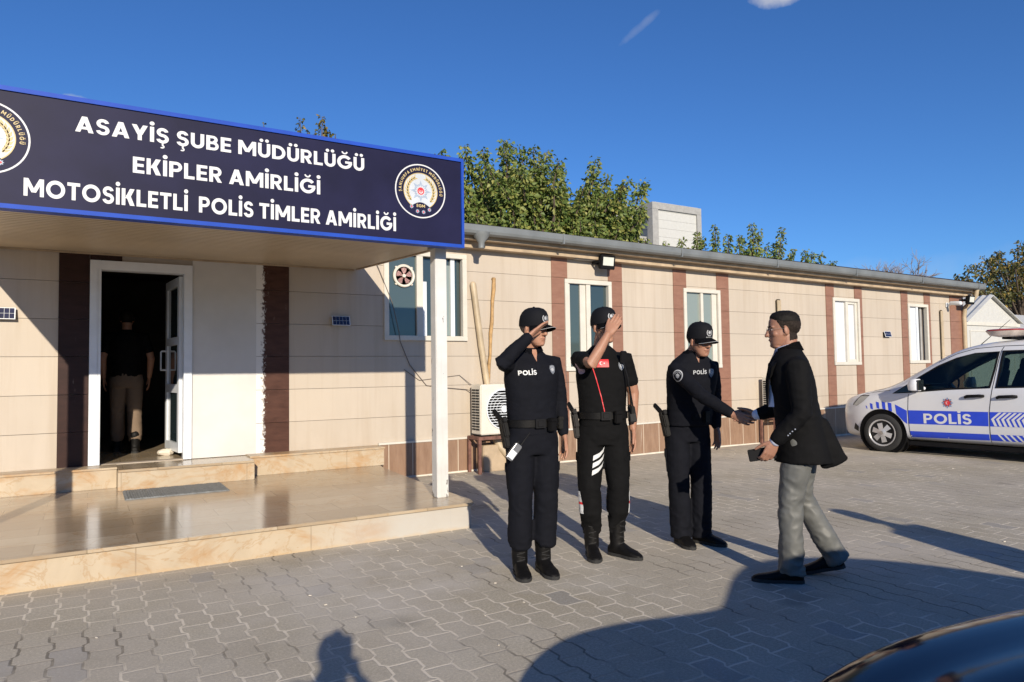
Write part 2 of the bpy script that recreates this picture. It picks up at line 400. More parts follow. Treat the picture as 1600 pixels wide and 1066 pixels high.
def prism(bm, pts, z0, z1):
    lo = [bm.verts.new((p[0], p[1], z0)) for p in pts]; hi = [bm.verts.new((p[0], p[1], z1)) for p in pts]
    n = len(pts); bm.faces.new(lo[::-1]); bm.faces.new(hi)
    for i in range(n): bm.faces.new((lo[i], lo[(i + 1) % n], hi[(i + 1) % n], hi[i]))
    return bm
def ringloft(bm, rings, cap=True):
    vs = [[bm.verts.new(p) for p in r] for r in rings]; n = len(vs[0])
    for a, b in zip(vs, vs[1:]):
        for i in range(n): bm.faces.new((a[i], a[(i + 1) % n], b[(i + 1) % n], b[i]))
    if cap: bm.faces.new(vs[0][::-1]); bm.faces.new(vs[-1])
    return bm
def tube(bm, pts, rad, n=12, ref=None, caps=True, flat_end=False):
    """rad: list of r or (ra, rb): ra along the reference axis, rb across it"""
    pts = [Vector(p) for p in pts]; rad = [(r, r) if isinstance(r, (int, float)) else r for r in rad]
    if len(rad) == 1: rad = rad * len(pts)
    tg = []
    for i in range(len(pts)):
        d = Vector((0, 0, 0))
        if i > 0: d += (pts[i] - pts[i - 1]).normalized()
        if i < len(pts) - 1: d += (pts[i + 1] - pts[i]).normalized()
        tg.append(d.normalized())
    rf = Vector(ref) if ref is not None else (Vector((0, 0, 1)) if abs(tg[0].z) < .8 else Vector((0, 1, 0)))
    rings = []
    def ring(c, d, a, b, rf):
        u = (rf - d * rf.dot(d)).normalized(); v = d.cross(u)
        return [c + u * (a * math.cos(t)) + v * (b * math.sin(t)) for t in (2 * PI * k / n for k in range(n))], u
    if caps:
        a, b = rad[0]
        for k in (.98, .75, .42):
            q = math.sqrt(1 - k * k); rings.append(ring(pts[0] - tg[0] * (min(a, b) * k), tg[0], a * q, b * q, rf)[0])
    for p, d, (a, b) in zip(pts, tg, rad):
        r, rf2 = ring(p, d, a, b, rf); rings.append(r)
        if ref is None: rf = rf2
    if caps and not flat_end:
        a, b = rad[-1]
        for k in (.42, .75, .98):
            q = math.sqrt(1 - k * k); rings.append(ring(pts[-1] + tg[-1] * (min(a, b) * k), tg[-1], a * q, b * q, rf)[0])
    return ringloft(bm, rings)
def hloft(bm, rings, n=28, M=None, p=2.3):
    """stack of horizontal rings (cx, cy, z, a, b)"""
    rr = []
    for cx, cy, z, a, b in rings:
        r = []
        for k in range(n):
            t = 2 * PI * k / n; c, s = math.cos(t), math.sin(t)
            v = Vector((cx + a * math.copysign(abs(c) ** (2 / p), c), cy + b * math.copysign(abs(s) ** (2 / p), s), z))
            r.append(M @ v if M else v)
        rr.append(r)
    return ringloft(bm, rr)
def ell(bm, c, r, M=None, nu=16, nv=10, rot=None):
    q = bmesh.ops.create_uvsphere(bm, u_segments=nu, v_segments=nv, radius=1)
    T = Matrix.Translation(c) @ (rot.to_4x4() if rot else Matrix.Identity(4)) @ Matrix.Diagonal((*r, 1))
    if M: T = M @ T
    for v in q['verts']: v.co = T @ v.co
    return bm
def cyl(bm, a, b, r0, r1=None, n=20):
    return tube(bm, [a, b], [r0, r0 if r1 is None else r1], n, caps=False)
def lathe(bm, prof, n=36, M=None):
    rr = []
    for r, y in prof: rr.append([(M @ Vector((r * math.cos(2 * PI * k / n), y, r * math.sin(2 * PI * k / n)))) if M else Vector((r * math.cos(2 * PI * k / n), y, r * math.sin(2 * PI * k / n))) for k in range(n)])
    return ringloft(bm, rr)
def evalmesh(me, mods):
    o = bpy.data.objects.new('tmp', me); COL.objects.link(o)
    for k, kw in mods:
        m = o.modifiers.new(k, k)
        for a, b in kw.items(): setattr(m, a, b)
    dg = bpy.context.evaluated_depsgraph_get(); dg.update()
    r = bpy.data.meshes.new_from_object(o.evaluated_get(dg)); bpy.data.objects.remove(o); return r
def fuse(bm, voxel, smooth=3):
    """weld overlapping closed shells into one continuous skin"""
    bmesh.ops.recalc_face_normals(bm, faces=bm.faces)
    me = bpy.data.meshes.new('fuse'); bm.to_mesh(me); bm.free()
    return evalmesh(me, [('REMESH', dict(mode='VOXEL', voxel_size=voxel, use_smooth_shade=True)), ('SMOOTH', dict(factor=.5, iterations=smooth))])
def bvh_of(me):
    return BVHTree.FromPolygons([v.co[:] for v in me.vertices], [p.vertices[:] for p in me.polygons])
# --- writing: a bold monoline alphabet built from bars, slants and arcs (cap height 1)
def _r(x0, y0, x1, y1): return [(x0, y0), (x1, y0), (x1, y1), (x0, y1)]
def _d(xb, xt, yb, yt, w): return [(xb, yb), (xb + w, yb), (xt + w, yt), (xt, yt)]
def _a(cx, cy, rx, ry, a0, a1, t=.205):
    n = max(6, int(abs(a1 - a0) / 9)); o, i = [], []
    for k in range(n + 1):
        q = R(a0 + (a1 - a0) * k / n); o.append((cx + rx * math.cos(q), cy + ry * math.sin(q))); i.append((cx + (rx - t) * math.cos(q), cy + (ry - t) * math.sin(q)))
    return ('strip', o, i)
def _dot(cx, cy, r): return [(cx + r * math.cos(2 * PI * k / 14), cy + r * math.sin(2 * PI * k / 14)) for k in range(14)]
_S = _r(0, 0, .215, 1)
GL = {
 'I': (.215, [_S]), 'L': (.58, [_S, _r(.215, 0, .58, .19)]), 'E': (.60, [_S, _r(.215, 0, .6, .19), _r(.215, .41, .56, .59), _r(.215, .81, .6, 1)]),
 'F': (.58, [_S, _r(.215, .38, .53, .56), _r(.215, .81, .58, 1)]), 'T': (.70, [_r(0, .81, .7, 1), _r(.2425, 0, .4575, .81)]),
 'D': (.82, [_S, _r(.215, 0, .32, .19), _r(.215, .81, .32, 1), _a(.32, .5, .5, .5, -90, 90)]),
 'P': (.70, [_S, _r(.215, .36, .38, .54), _r(.215, .81, .38, 1), _a(.38, .68, .32, .32, -90, 90, .19)]),
 'B': (.70, [_S, _r(.215, 0, .42, .18), _r(.215, .42, .40, .59), _r(.215, .82, .36, 1), _a(.37, .735, .27, .265, -90, 90, .18), _a(.41, .295, .29, .295, -90, 90, .18)]),
 'R': (.73, [_S, _r(.215, .36, .38, .54), _r(.215, .81, .38, 1), _a(.38, .68, .32, .32, -90, 90, .19), _d(.49, .26, 0, .40, .24)]),
 'K': (.76, [_S, _d(.20, .48, .42, 1, .27), _d(.49, .24, 0, .60, .27)]),
 'U': (.74, [_r(0, .36, .21, 1), _r(.53, .36, .74, 1), _a(.37, .365, .37, .375, 180, 360, .21)]),
 'O': (1.02, [_a(.51, .5, .51, .515, 0, 360, .215)]),
 'G': (1.0, [_a(.51, .5, .51, .515, 38, 352, .215), _r(.54, .40, 1.0, .57)]),
 'S': (.66, [_a(.33, .715, .31, .297, 12, 270, .195), _a(.33, .297, .33, .31, 90, -168, .195)]),
 'A': (.88, [_d(0, .315, 0, 1, .24), _d(.64, .325, 0, 1, .24), _r(.2, .19, .68, .36)]),
 'M': (1.06, [_r(0, 0, .21, 1), _r(.85, 0, 1.06, 1), _d(.41, .0, .22, 1, .24), _d(.41, .82, .22, 1, .24)]),
 'N': (.86, [_r(0, 0, .21, 1), _r(.65, 0, .86, 1), _d(.60, .0, 0, 1, .26)]),
 'Y': (.82, [_d(.29, 0, .36, 1, .25), _d(.29, .57, .36, 1, .25), _r(.305, 0, .515, .42)]),
}
def _acc(base, extra): w, p = GL[base]; return (w, p + extra(w))
GL['İ'] = _acc('I', lambda w: [_dot(w / 2, 1.22, .13)])
GL['Ü'] = _acc('U', lambda w: [_dot(w / 2 - .17, 1.2, .115), _dot(w / 2 + .17, 1.2, .115)])
GL['Ğ'] = _acc('G', lambda w: [_a(w / 2, 1.34, .22, .25, 195, 345, .10)])
GL['Ş'] = _acc('S', lambda w: [_r(.29, -.16, .38, .02), _a(.31, -.235, .13, .12, 90, -140, .085)])
def glyph(ch, k0=0):
    vs, fs = [], []; w, ps = GL[ch]
    for j, p in enumerate(ps):
        z = (k0 + j) * 1e-3; n = len(vs)
        if isinstance(p, tuple):
            o, i = p[1], p[2]; m = len(o); vs += [(x, y, z) for x, y in o + i]
            for q in range(m - 1): fs.append((n + q, n + q + 1, n + m + q + 1, n + m + q))
        else: vs += [(x, y, z) for x, y in p]; fs.append(list(range(n, n + len(p))))
    return w, vs, fs
def word(s, gap=.115, space=.30):
    """flat letters from the origin, cap height 1; returns mesh and width"""
    V, Fs, x = [], [], 0.
    for ch in s:
        if ch == ' ': x += space; continue
        w, vs, fs = glyph(ch); n = len(V)
        V += [(a + x, b, c) for a, b, c in vs]; Fs += [[n + q for q in f] for f in fs]; x += w + gap
    me = bpy.data.meshes.new('w'); me.from_pydata(V, [], Fs); return me, x - gap
def textfit(s, width, cap, bold=0):
    me, w = word(s); me.transform(Matrix.Diagonal((width / w, cap, .12 * cap, 1))); return me
def extrude2d(me, th):
    bm = B(); bm.from_mesh(me)
    bmesh.ops.remove_doubles(bm, verts=bm.verts, dist=1e-5)
    r = bmesh.ops.extrude_face_region(bm, geom=bm.faces[:]); 
    for v in [q for q in r['geom'] if isinstance(q, bmesh.types.BMVert)]: v.co.z += th
    return bm
def frame(o, ux, uy):
    ux = Vector(ux).normalized(); uy = Vector(uy).normalized(); n = ux.cross(uy)
    return Matrix(((ux.x, uy.x, n.x, o[0]), (ux.y, uy.y, n.y, o[1]), (ux.z, uy.z, n.z, o[2]), (0, 0, 0, 1)))
def poly2d(pts):
    me = bpy.data.meshes.new('p'); me.from_pydata([(p[0], p[1], 0) for p in pts], [], [list(range(len(pts)))]); return me
def join2d(*mes):
    bm = B()
    for m in mes: bm.from_mesh(m)
    me = bpy.data.meshes.new('j'); bm.to_mesh(me); bm.free(); return me
def xf(me, dx=0, dy=0, rot=0, s=1.):
    me.transform(Matrix.Translation((dx, dy, 0)) @ Matrix.Rotation(rot, 4, 'Z') @ Matrix.Scale(s, 4)); return me
def disc2d(r, n=40, cx=0, cy=0): return poly2d([(cx + r * math.cos(2 * PI * k / n), cy + r * math.sin(2 * PI * k / n)) for k in range(n)])
def ring2d(r0, r1, n=56, a0=0., a1=2 * PI):
    vs, fs = [], []
    for k in range(n + 1):
        t = a0 + (a1 - a0) * k / n; vs += [(r0 * math.cos(t), r0 * math.sin(t), 0), (r1 * math.cos(t), r1 * math.sin(t), 0)]
    for k in range(n): fs.append((2 * k, 2 * k + 1, 2 * k + 3, 2 * k + 2))
    me = bpy.data.meshes.new('r'); me.from_pydata(vs, [], fs); return me
def star2d(r0, r1, n, rot=PI / 2): return poly2d([((r0 if k % 2 == 0 else r1) * math.cos(rot + PI * k / n), (r0 if k % 2 == 0 else r1) * math.sin(rot + PI * k / n)) for k in range(2 * n)])
def crescent2d(r, cx=0, cy=0, open_dir=0.):
    n = 18; o = [(r * math.cos(t), r * math.sin(t)) for t in (R(40) + (2 * PI - R(80)) * k / n for k in range(n + 1))]
    i = [(r * .26 + r * .80 * math.cos(t), r * .80 * math.sin(t)) for t in (R(52) + (2 * PI - R(104)) * k / n for k in range(n + 1))]
    vs = o + i; fs = [(k, k + 1, n + 2 + k, n + 1 + k) for k in range(n)]
    me = bpy.data.meshes.new('c'); me.from_pydata([(x, y, 0) for x, y in vs], [], fs); return xf(me, cx, cy, open_dir)
def arctext(s, r, cap, a0, a1, bold=0):
    """letters standing on an arc, read clockwise from a0 to a1"""
    ws = [(ch, (.30 if ch == ' ' else GL[ch][0] + .16) * cap) for ch in s]; tot = sum(w for _, w in ws); t = 0; out_ = []
    for ch, w in ws:
        a = a0 + (a1 - a0) * (t + w / 2) / tot; t += w
        if ch == ' ': continue
        gw, vs, fs = glyph(ch); me = bpy.data.meshes.new('g'); me.from_pydata([(x - gw / 2, y, z * .1) for x, y, z in vs], [], fs)
        me.transform(Matrix.Translation((r * math.cos(a), r * math.sin(a), 0)) @ Matrix.Rotation(a - PI / 2, 4, 'Z') @ Matrix.Diagonal((cap * .9, cap, cap, 1))); out_.append(me)
    return join2d(*out_)
def flat(name, me, m, parent, F, th=.0015, world=False):
    """solid flat shape in frame F (x right, y up, z towards the reader)"""
    bm = extrude2d(me, th); 
    for v in bm.verts: v.co = F @ v.co
    return obj(name, bm, m, parent, world=world)
def project(me, bvh, F, off=.002, far=1.2, maxedge=None):
    """lay a flat shape onto a curved surface along the frame's -z"""
    if maxedge:
        bm = B(); bm.from_mesh(me); bmesh.ops.triangulate(bm, faces=bm.faces)
        for _ in range(7):
            es = [e for e in bm.edges if e.calc_length() > maxedge]
            if not es: break
            bmesh.ops.subdivide_edges(bm, edges=es, cuts=1); bmesh.ops.triangulate(bm, faces=[f for f in bm.faces if len(f.verts) > 3])
        bm.to_mesh(me); bm.free()
    d = -(F.to_3x3() @ Vector((0, 0, 1)))
    bad = set()
    for v in me.vertices:
        p = F @ v.co; h, n, i, ds = bvh.ray_cast(p - d * far * .5, d, far * 1.5)
        if h is None: h = p; bad.add(v.index)
        v.co = h - d * (off + v.co.z)
    if bad:
        bm = B(); bm.from_mesh(me); bm.verts.ensure_lookup_table()
        bmesh.ops.delete(bm, geom=[bm.verts[i] for i in bad], context='VERTS'); bm.to_mesh(me); bm.free()
    return me

# ------------------------------------------------------------------ ground
bm = B()
vs = [bm.verts.new(p) for p in ((-400, -400, 0), (400, -400, 0), (400, 400, 0), (-400, 400, 0))]; bm.faces.new(vs)
tag(obj('paved_ground', bm, 'paver'), 'grey interlocking paving covering the whole yard', 'paving', kind='structure')
W = 8.74

# ------------------------------------------------------------------ station building
XL, XR, YB = -5.0, 17.78, 14.0
bld = thing('police_station', 'long low cream clad prefab building with brown strips and a galvanised gutter', 'building', (6.4, W, 0))
def zd(x): return .445 + max(0, x - 4) * .0115          # top of the tiled base
def zg(x): return -.0088 * max(0, x - 5)                # the gutter falls towards the far end
WIN = [(3.36, 4.47, 1.86, 2.96), (6.26, 7.06, 1.42, 2.72), (8.74, 9.52, 1.44, 2.70), (12.84, 13.62, 1.46, 2.71), (15.50, 16.20, 1.48, 2.69)]
DOOR = (0.0, 1.0, .44, 2.63)
OPEN = WIN + [DOOR]
def rows(bm, x0, x1, zr, y0, y1, gap, opens):
    for za, zb in zr:
        a, b = za + gap / 2, zb - gap / 2
        cuts = sorted({a, b} | {z for o in opens for z in (o[2], o[3]) if a < z < b})
        for c, d in zip(cuts, cuts[1:]):
            xs = [x0]
            for o in sorted(opens):
                if o[2] < (c + d) / 2 < o[3] and o[1] > x0 and o[0] < x1: xs += [max(x0, o[0]), min(x1, o[1])]
            xs.append(x1)
            for e, f in zip(xs[::2], xs[1::2]):
                if f - e > .002: box(bm, e, f, y0, y1, c, d)
ZR = [(.40, .80), (.80, 1.195), (1.195, 1.595), (1.595, 1.99), (1.99, 2.39), (2.39, 2.79), (2.79, 3.20)]
bm = B(); rows(bm, XL, XR, ZR, W, W + .03, .0045, OPEN)
obj('wall', bm, 'wall', bld, world=True)
bm = B(); rows(bm, XL, XR, [(0, 3.2)], W + .034, W + .12, 0, OPEN)
box(bm, XL, XL + .1, W + .12, YB, 0, 3.2); box(bm, XR - .1, XR - .003, W + .12, YB, 0, 3.2); box(bm, XL + .1, XR - .1, YB - .1, YB, 0, 3.2)
obj('wall_core', bm, 'wallback', bld, world=True)
for a, b in ((5.97, 6.26), (7.06, 7.34), (8.46, 8.76), (9.5, 9.8), (12.58, 12.84), (13.53, 13.78), (15.21, 15.46), (16.12, 16.36), (17.2, 17.79)):
    bm = B(); rows(bm, a, b, ZR, W - .014, W - .001, .005, [(o[0] - .06, o[1] + .06, o[2] - .06, o[3] + .06) for o in WIN])
    obj('wall_strip', bm, 'strip', bld, world=True)
bm = B(); rows(bm, -.28, -.004, ZR[:-2] + [(2.39, 2.72)], W - .014, W - .001, .005, []); box(bm, 0, .30, W - .014, W - .001, 2.635, 2.72)
tag(obj('wall_strip', bm, 'darkstrip', bld, world=True), 'dark brown glossy strip left of the door')
bm = B(); rows(bm, 1.70, 2.085, ZR[:-2] + [(2.39, 2.72)], W - .014, W - .001, .005, [])
tag(obj('wall_strip', bm, 'smearstrip', bld, world=True), 'brown strip smeared with white paint')
bm = B(); box(bm, 1.003, 1.70, W - .018, W - .001, .44, 2.70)
obj('white_panel', bm, 'white_plaster', bld, world=True)
# tiled base with its cream ledge
def sloped(bm, x0, x1, y0, y1, f0, f1, n=12):
    for k in range(n):
        a, b = x0 + (x1 - x0) * k / n, x0 + (x1 - x0) * (k + 1) / n
        q = [bm.verts.new(p) for p in ((a, y0, f0(a)), (b, y0, f0(b)), (b, y1, f0(b)), (a, y1, f0(a)), (a, y0, f1(a)), (b, y0, f1(b)), (b, y1, f1(b)), (a, y1, f1(a)))]
        for i, f in enumerate(((0, 3, 2, 1), (4, 5, 6, 7), (0, 1, 5, 4), (1, 2, 6, 5), (2, 3, 7, 6), (3, 0, 4, 7))):
            if (i == 5 and k > 0) or (i == 3 and k < n - 1): continue
            bm.faces.new([q[j] for j in f])
    bmesh.ops.remove_doubles(bm, verts=bm.verts, dist=1e-4)
bm = B(); sloped(bm, 3.21, XR + .02, W - .035, W - .002, lambda x: -.03, zd)
obj('tile_base', bm, 'dado', bld, world=True)
bm = B(); sloped(bm, 3.21, XR + .03, W - .05, W - .001, lambda x: zd(x) + .001, lambda x: zd(x) + .028)
obj('base_ledge', bm, 'pvc', bld, world=True)
bm = B(); sloped(bm, 3.3, XR, W - .06, W - .036, lambda x: -.02, lambda x: .022 + .008 * math.sin(x * 7) )
obj('mortar_fillet', bm, 'stone', bld, world=True)
# roof, eaves, gutter
bm = B()
v = [bm.verts.new(p) for p in ((2.9, 8.30, 3.385), (XR + .22, 8.30, 3.385 + zg(XR)), (XR + .22, 11.3, 3.60 + zg(XR)), (2.9, 11.3, 3.66), (2.9, YB + .3, 3.36), (XR + .22, YB + .3, 3.36 + zg(XR)),
     (XL, 8.80, 3.42), (XL, 11.3, 3.66), (XL, YB + .3, 3.36), (2.9, 8.80, 3.42))]
for f in ((0, 1, 2, 3), (3, 2, 5, 4), (6, 9, 3, 7), (7, 3, 4, 8), (9, 0, 3)): bm.faces.new([v[i] for i in f])
bmesh.ops.solidify(bm, geom=bm.faces[:], thickness=.035)
obj('roof', bm, 'roof', bld, world=True)
bm = B(); sloped(bm, 2.95, XR + .15, 8.45, W + .1, lambda x: 3.19 + zg(x), lambda x: 3.30 + zg(x))
obj('eave_board', bm, 'tan_board', bld, world=True)
bm = B(); sloped(bm, 2.95, XR + .15, 8.58, W + .05, lambda x: 3.10 + zg(x), lambda x: 3.188 + zg(x))
obj('eave_board', bm, 'tan_board', bld, world=True)
bm = B()
prof = [(8.43, 3.36), (8.43, 3.27)] + [(8.365 - .065 * math.sin(t), 3.27 - .040 * math.cos(t) - 0.0) for t in (R(-60), R(-20), R(20), R(60))] + [(8.295, 3.285), (8.29, 3.362), (8.305, 3.369), (8.305, 3.287), (8.36, 3.25), (8.42, 3.28), (8.42, 3.36)]
sloped_r = []
xs = [2.98, XR + .2]
ringloft(bm, [[(x, p[0], p[1] + zg(x)) for p in prof] for x in (2.98, 5, 8, 11, 14, XR + .2)])
g = obj('gutter', bm, 'galv', bld, world=True)
for x in [5.9 + 2.35 * k for k in range(6)]:
    bm = B(); box(bm, x - .012, x + .012, 8.284, 8.29, 3.255 + zg(x), 3.37 + zg(x)); box(bm, x - .012, x + .012, 8.284, 8.36, 3.222 + zg(x), 3.2551 + zg(x))
    b_ = obj('gutter_clip', bm, 'galv', g); b_.data.transform(Matrix.Translation(-origin(g)))
bm = B(); tube(bm, [(4.57, 8.36, 3.27), (4.57, 8.36, 3.215), (4.57, 8.36, 3.135), (4.57, 8.36, 3.06)], [.12, .105, .045, .042], 20, caps=False)
obj('gutter_funnel', bm, 'galv', bld, True, True)
bm = B(); tube(bm, [(XR - .02, 8.40, 3.13), (XR - .02, 8.42, 3.0), (XR - .02, 8.52, 2.86), (XR - .05, 8.66, 2.72), (XR - .05, 8.69, 2.5), (XR - .05, 8.69, .1)], [.05], 14)
obj('downpipe', bm, 'pipe', bld, True, True)
# windows
def window(i, x0, x1, z0, z1):
    fr = B(); t = .055
    box(fr, x0 - t, x1 + t, W - .03, W + .05, z1 - .01, z1 + t); box(fr, x0 - t, x1 + t, W - .035, W + .05, z0 - t, z0 + .01)
    box(fr, x0 - t, x0 + .012, W - .03, W + .05, z0 + .01, z1 - .01); box(fr, x1 - .012, x1 + t, W - .03, W + .05, z0 + .01, z1 - .01)
    w = obj('window', fr, 'pvc', bld, world=True, bevel=.004)
    def sub(name, bm, m, **k):
        o = obj(name, bm, m, w, **k); o.data.transform(Matrix.Translation(-origin(w))); return o
    xm = (x0 + x1) / 2
    if i == 0:
        bm = B(); box(bm, 3.77, 3.86, W - .02, W + .045, z0 + .01, z1 - .01); sub('mullion', bm, 'pvc')
        bm = B(); prism(bm, [(0, 0)] * 0 or [(x0 + .012, W + .02), (3.77, W + .02), (3.77, W + .026), (x0 + .012, W + .026)], z0, z1)
        sub('pane', bm, 'glass_teal')
        bm = B(); box(bm, 3.872, 3.93, W + .02, W + .05, z0 + .011, z1 - .35); box(bm, 4.30, 4.36, W + .03, W + .06, z0 + .011, z1 - .011)
        sub('sash', bm, 'alu')
        bm = B(); box(bm, 3.862, 4.456, W + .07, W + .076, z0, z1); sub('pane', bm, 'glass')
        bm = B(); box(bm, 4.10, 4.30, W + .060, W + .067, z0 + .02, z1 - .1); sub('pane', bm, 'glass_pale')
    elif i == 1:
        bm = B(); box(bm, 6.62, 6.70, W - .01, W + .045, z0 + .011, z1 - .011); box(bm, 6.27, 6.31, W, W + .045, z0 + .011, z1 - .011); box(bm, 6.51, 6.615, W + .01, W + .04, z0 + .011, z1 - .011); sub('sash', bm, 'pvc')
        bm = B(); box(bm, 6.31, 6.51, W + .03, W + .036, z0, z1); sub('pane', bm, 'glass_teal')
        bm = B(); box(bm, 6.70, 7.05, W + .04, W + .046, z0, z1); sub('pane', bm, 'glass')
    elif i == 2:
        bm = B(); box(bm, xm - .03, xm + .03, W - .01, W + .045, z0 + .011, z1 - .011); box(bm, x1 - .13, x1 - .02, W + .01, W + .04, z0 + .011, z1 - .011); sub('sash', bm, 'pvc')
        bm = B(); box(bm, x0, xm - .03, W + .03, W + .036, z0, z1); sub('pane', bm, 'glass_pale')
        bm = B(); box(bm, xm + .03, x1 - .1, W + .03, W + .036, z0, z1); sub('pane', bm, 'glass_pale')
    elif i == 3:
        bm = B(); box(bm, xm - .01, xm + .07, W - .01, W + .045, z0 + .011, z1 - .011); box(bm, x1 - .08, x1 - .014, W, W + .045, z0 + .011, z1 - .011); box(bm, xm + .075, x1 - .085, W, W + .04, z0 + .011, z0 + .06); box(bm, xm + .075, x1 - .085, W, W + .04, z1 - .06, z1 - .011); sub('sash', bm, 'pvc')
        for a, b in ((x0 + .014, xm - .012), (xm + .072, x1 - .082)):
            bm = B(); box(bm, a, b, W + .03, W + .036, z0 + .01, z1 - .01); sub('pane', bm, 'curtain')
    else:
        bm = B(); box(bm, x0 + .30, x0 + .37, W - .005, W + .045, z0 + .011, z1 - .011); sub('sash', bm, 'alu')
        bm = B(); box(bm, x0 + .014, x0 + .30, W + .03, W + .036, z0 + .01, z1 - .01); sub('pane', bm, 'curtain')
        bm = B(); box(bm, x0 + .55, x0 + .62, W + .06, W + .09, z0 + .011, z1 - .011); sub('sash', bm, 'greytrim')
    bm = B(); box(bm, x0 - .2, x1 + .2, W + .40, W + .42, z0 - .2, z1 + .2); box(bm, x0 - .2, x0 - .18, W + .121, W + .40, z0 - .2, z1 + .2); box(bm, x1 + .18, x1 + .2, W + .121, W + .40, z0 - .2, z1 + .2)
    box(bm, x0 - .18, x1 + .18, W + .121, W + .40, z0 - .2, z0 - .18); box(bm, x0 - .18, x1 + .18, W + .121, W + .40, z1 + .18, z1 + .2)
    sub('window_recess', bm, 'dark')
for i, w in enumerate(WIN): window(i, *w)
# entrance door
fr = B(); x0, x1, z0, z1 = DOOR
box(fr, x0, x0 + .105, W - .05, W + .10, z0, z1); box(fr, x1 - .085, x1, W - .05, W + .10, z0, z1); box(fr, x0 + .105, x1 - .085, W - .05, W + .10, z1 - .10, z1)
for xa in (x0 + .07,): box(fr, xa, xa + .006, W - .056, W - .05, z0, z1 - .1)
door = obj('door', fr, 'alu', bld, world=True, bevel=.004)
a = Vector((.905, W + .12, 0)); b = Vector((.83, 9.62, 0)); dd = (b - a).normalized(); nn = Vector((dd.y, -dd.x, 0)); L = (b - a).length
DM = Matrix(((dd.x, nn.x, 0, a.x), (dd.y, nn.y, 0, a.y), (0, 0, 1, .50), (0, 0, 0, 1)))
def dpart(name, bm, m):
    o = obj(name, bm, m, door); o.data.transform(Matrix.Translation(-origin(door))); return o
bm = B()
for q in ((0, .09, 0, 2.02), (L - .09, L, 0, 2.02), (.09, L - .09, 0, .10), (.09, L - .09, .68, .78), (.09, L - .09, 1.24, 1.33), (.09, L - .09, 1.92, 2.02)): box(bm, q[0], q[1], -.025, .025, q[2], q[3], DM)
dpart('door_leaf', bm, 'alu')
bm = B()
for q in ((.10, .68), (.78, 1.24), (1.33, 1.92)): box(bm, .09, L - .09, -.004, .004, q[0], q[1], DM)
dpart('door_pane', bm, 'glass')
bm = B(); tube(bm, [DM @ Vector(p) for p in ((L - .05, -.025, .95), (L - .05, -.085, .95), (L - .05, -.085, 1.18), (L - .05, -.025, 1.18))], [.012], 10)
dpart('handle', bm, 'alu')
# the hall behind the door
bm = B(); box(bm, -1.2, 3.0, W + .121, 12.6, .38, .44)
obj('hall_floor', bm, 'marble_top', bld, world=True)
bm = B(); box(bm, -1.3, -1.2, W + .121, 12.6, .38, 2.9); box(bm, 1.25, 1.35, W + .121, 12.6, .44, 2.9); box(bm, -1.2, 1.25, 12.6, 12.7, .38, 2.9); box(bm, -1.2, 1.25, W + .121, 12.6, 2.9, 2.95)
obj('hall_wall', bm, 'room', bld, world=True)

# ------------------------------------------------------------------ entrance platform
plat = thing('entrance_platform', 'cream marble entrance platform with raised step under the navy sign', 'platform', (1, 7, 0))
edge = [(-6, 5.55), (2.90, 5.55), (2.95, 5.60), (2.98, 5.70), (2.99, 6.2), (3.02, 7.0), (3.10, 8.22), (3.19, W - .002), (-6, W - .002)]
inset = [(-6, 5.575), (2.89, 5.575), (2.93, 5.615), (2.955, 5.71), (2.965, 6.2), (2.995, 7.0), (3.075, 8.22), (3.165, W - .004), (-6, W - .004)]
bm = B(); prism(bm, inset, -.02, .197)
obj('riser', bm, 'marble_front', plat, world=True)
bm = B(); prism(bm, edge, .198, .222)
obj('paving_slabs', bm, 'marble_top', plat, world=True, bevel=.003)
bm = B(); box(bm, -5.9, .258, 8.44, W - .003, .2225, .415)
box(bm, 1.585, 3.19, 8.45, W - .003, .2225, .425)
o1_ = obj('wall_bench', bm, 'marble_step', plat, world=True, bevel=.004)
bm = B(); box(bm, -5.9, .262, 8.425, W - .003, .416, .437); box(bm, 1.581, 3.20, 8.435, W - .003, .426, .448)
obj('bench_top', bm, 'marble_step', plat, world=True, bevel=.003)
bm = B(); box(bm, .262, 1.58, 8.18, W - .003, .2225, .408)
obj('step', bm, 'marble_step', plat, world=True, bevel=.004)
bm = B(); box(bm, .266, 1.578, 8.165, W + .12, .409, .434)
obj('step_top', bm, 'marble_top', plat, world=True, bevel=.003)

# ------------------------------------------------------------------ canopy and sign
can = thing('entrance_canopy', 'flat entrance canopy with beige planked underside on two white posts', 'canopy', (.95, 6.0, .22))
CX0, CX1 = -1.05, 2.93
bm = B(); n = 30
def zs(y): return 2.575 + (y - 5.85) / (8.72 - 5.85) * .135
for k in range(n):
    ya = 5.83 + (8.715 - 5.83) * k / n; yb = 5.83 + (8.715 - 5.83) * (k + 1) / n - .022
    q = [bm.verts.new(p) for p in ((CX0 + .03, ya, zs(ya)), (CX1 - .03, ya, zs(ya)), (CX1 - .03, yb, zs(yb)), (CX0 + .03, yb, zs(yb)), (CX0 + .03, ya, zs(ya) + .004), (CX1 - .03, ya, zs(ya) + .004), (CX1 - .03, yb, zs(yb) + .004), (CX0 + .03, yb, zs(yb) + .004))]
    for f in ((0, 3, 2, 1), (4, 5, 6, 7), (0, 1, 5, 4), (1, 2, 6, 5), (2, 3, 7, 6), (3, 0, 4, 7)): bm.faces.new([q[i] for i in f])
obj('soffit', bm, 'soffit', can, world=True)
bm = B()
q = [bm.verts.new(p) for p in ((CX0, 5.84, zs(5.84) + .012), (CX1, 5.84, zs(5.84) + .012), (CX1, 8.72, zs(8.72) + .012), (CX0, 8.72, zs(8.72) + .012), (CX0, 5.84, 2.86), (CX1, 5.84, 2.86), (CX1, 8.72, 2.87), (CX0, 8.72, 2.87))]
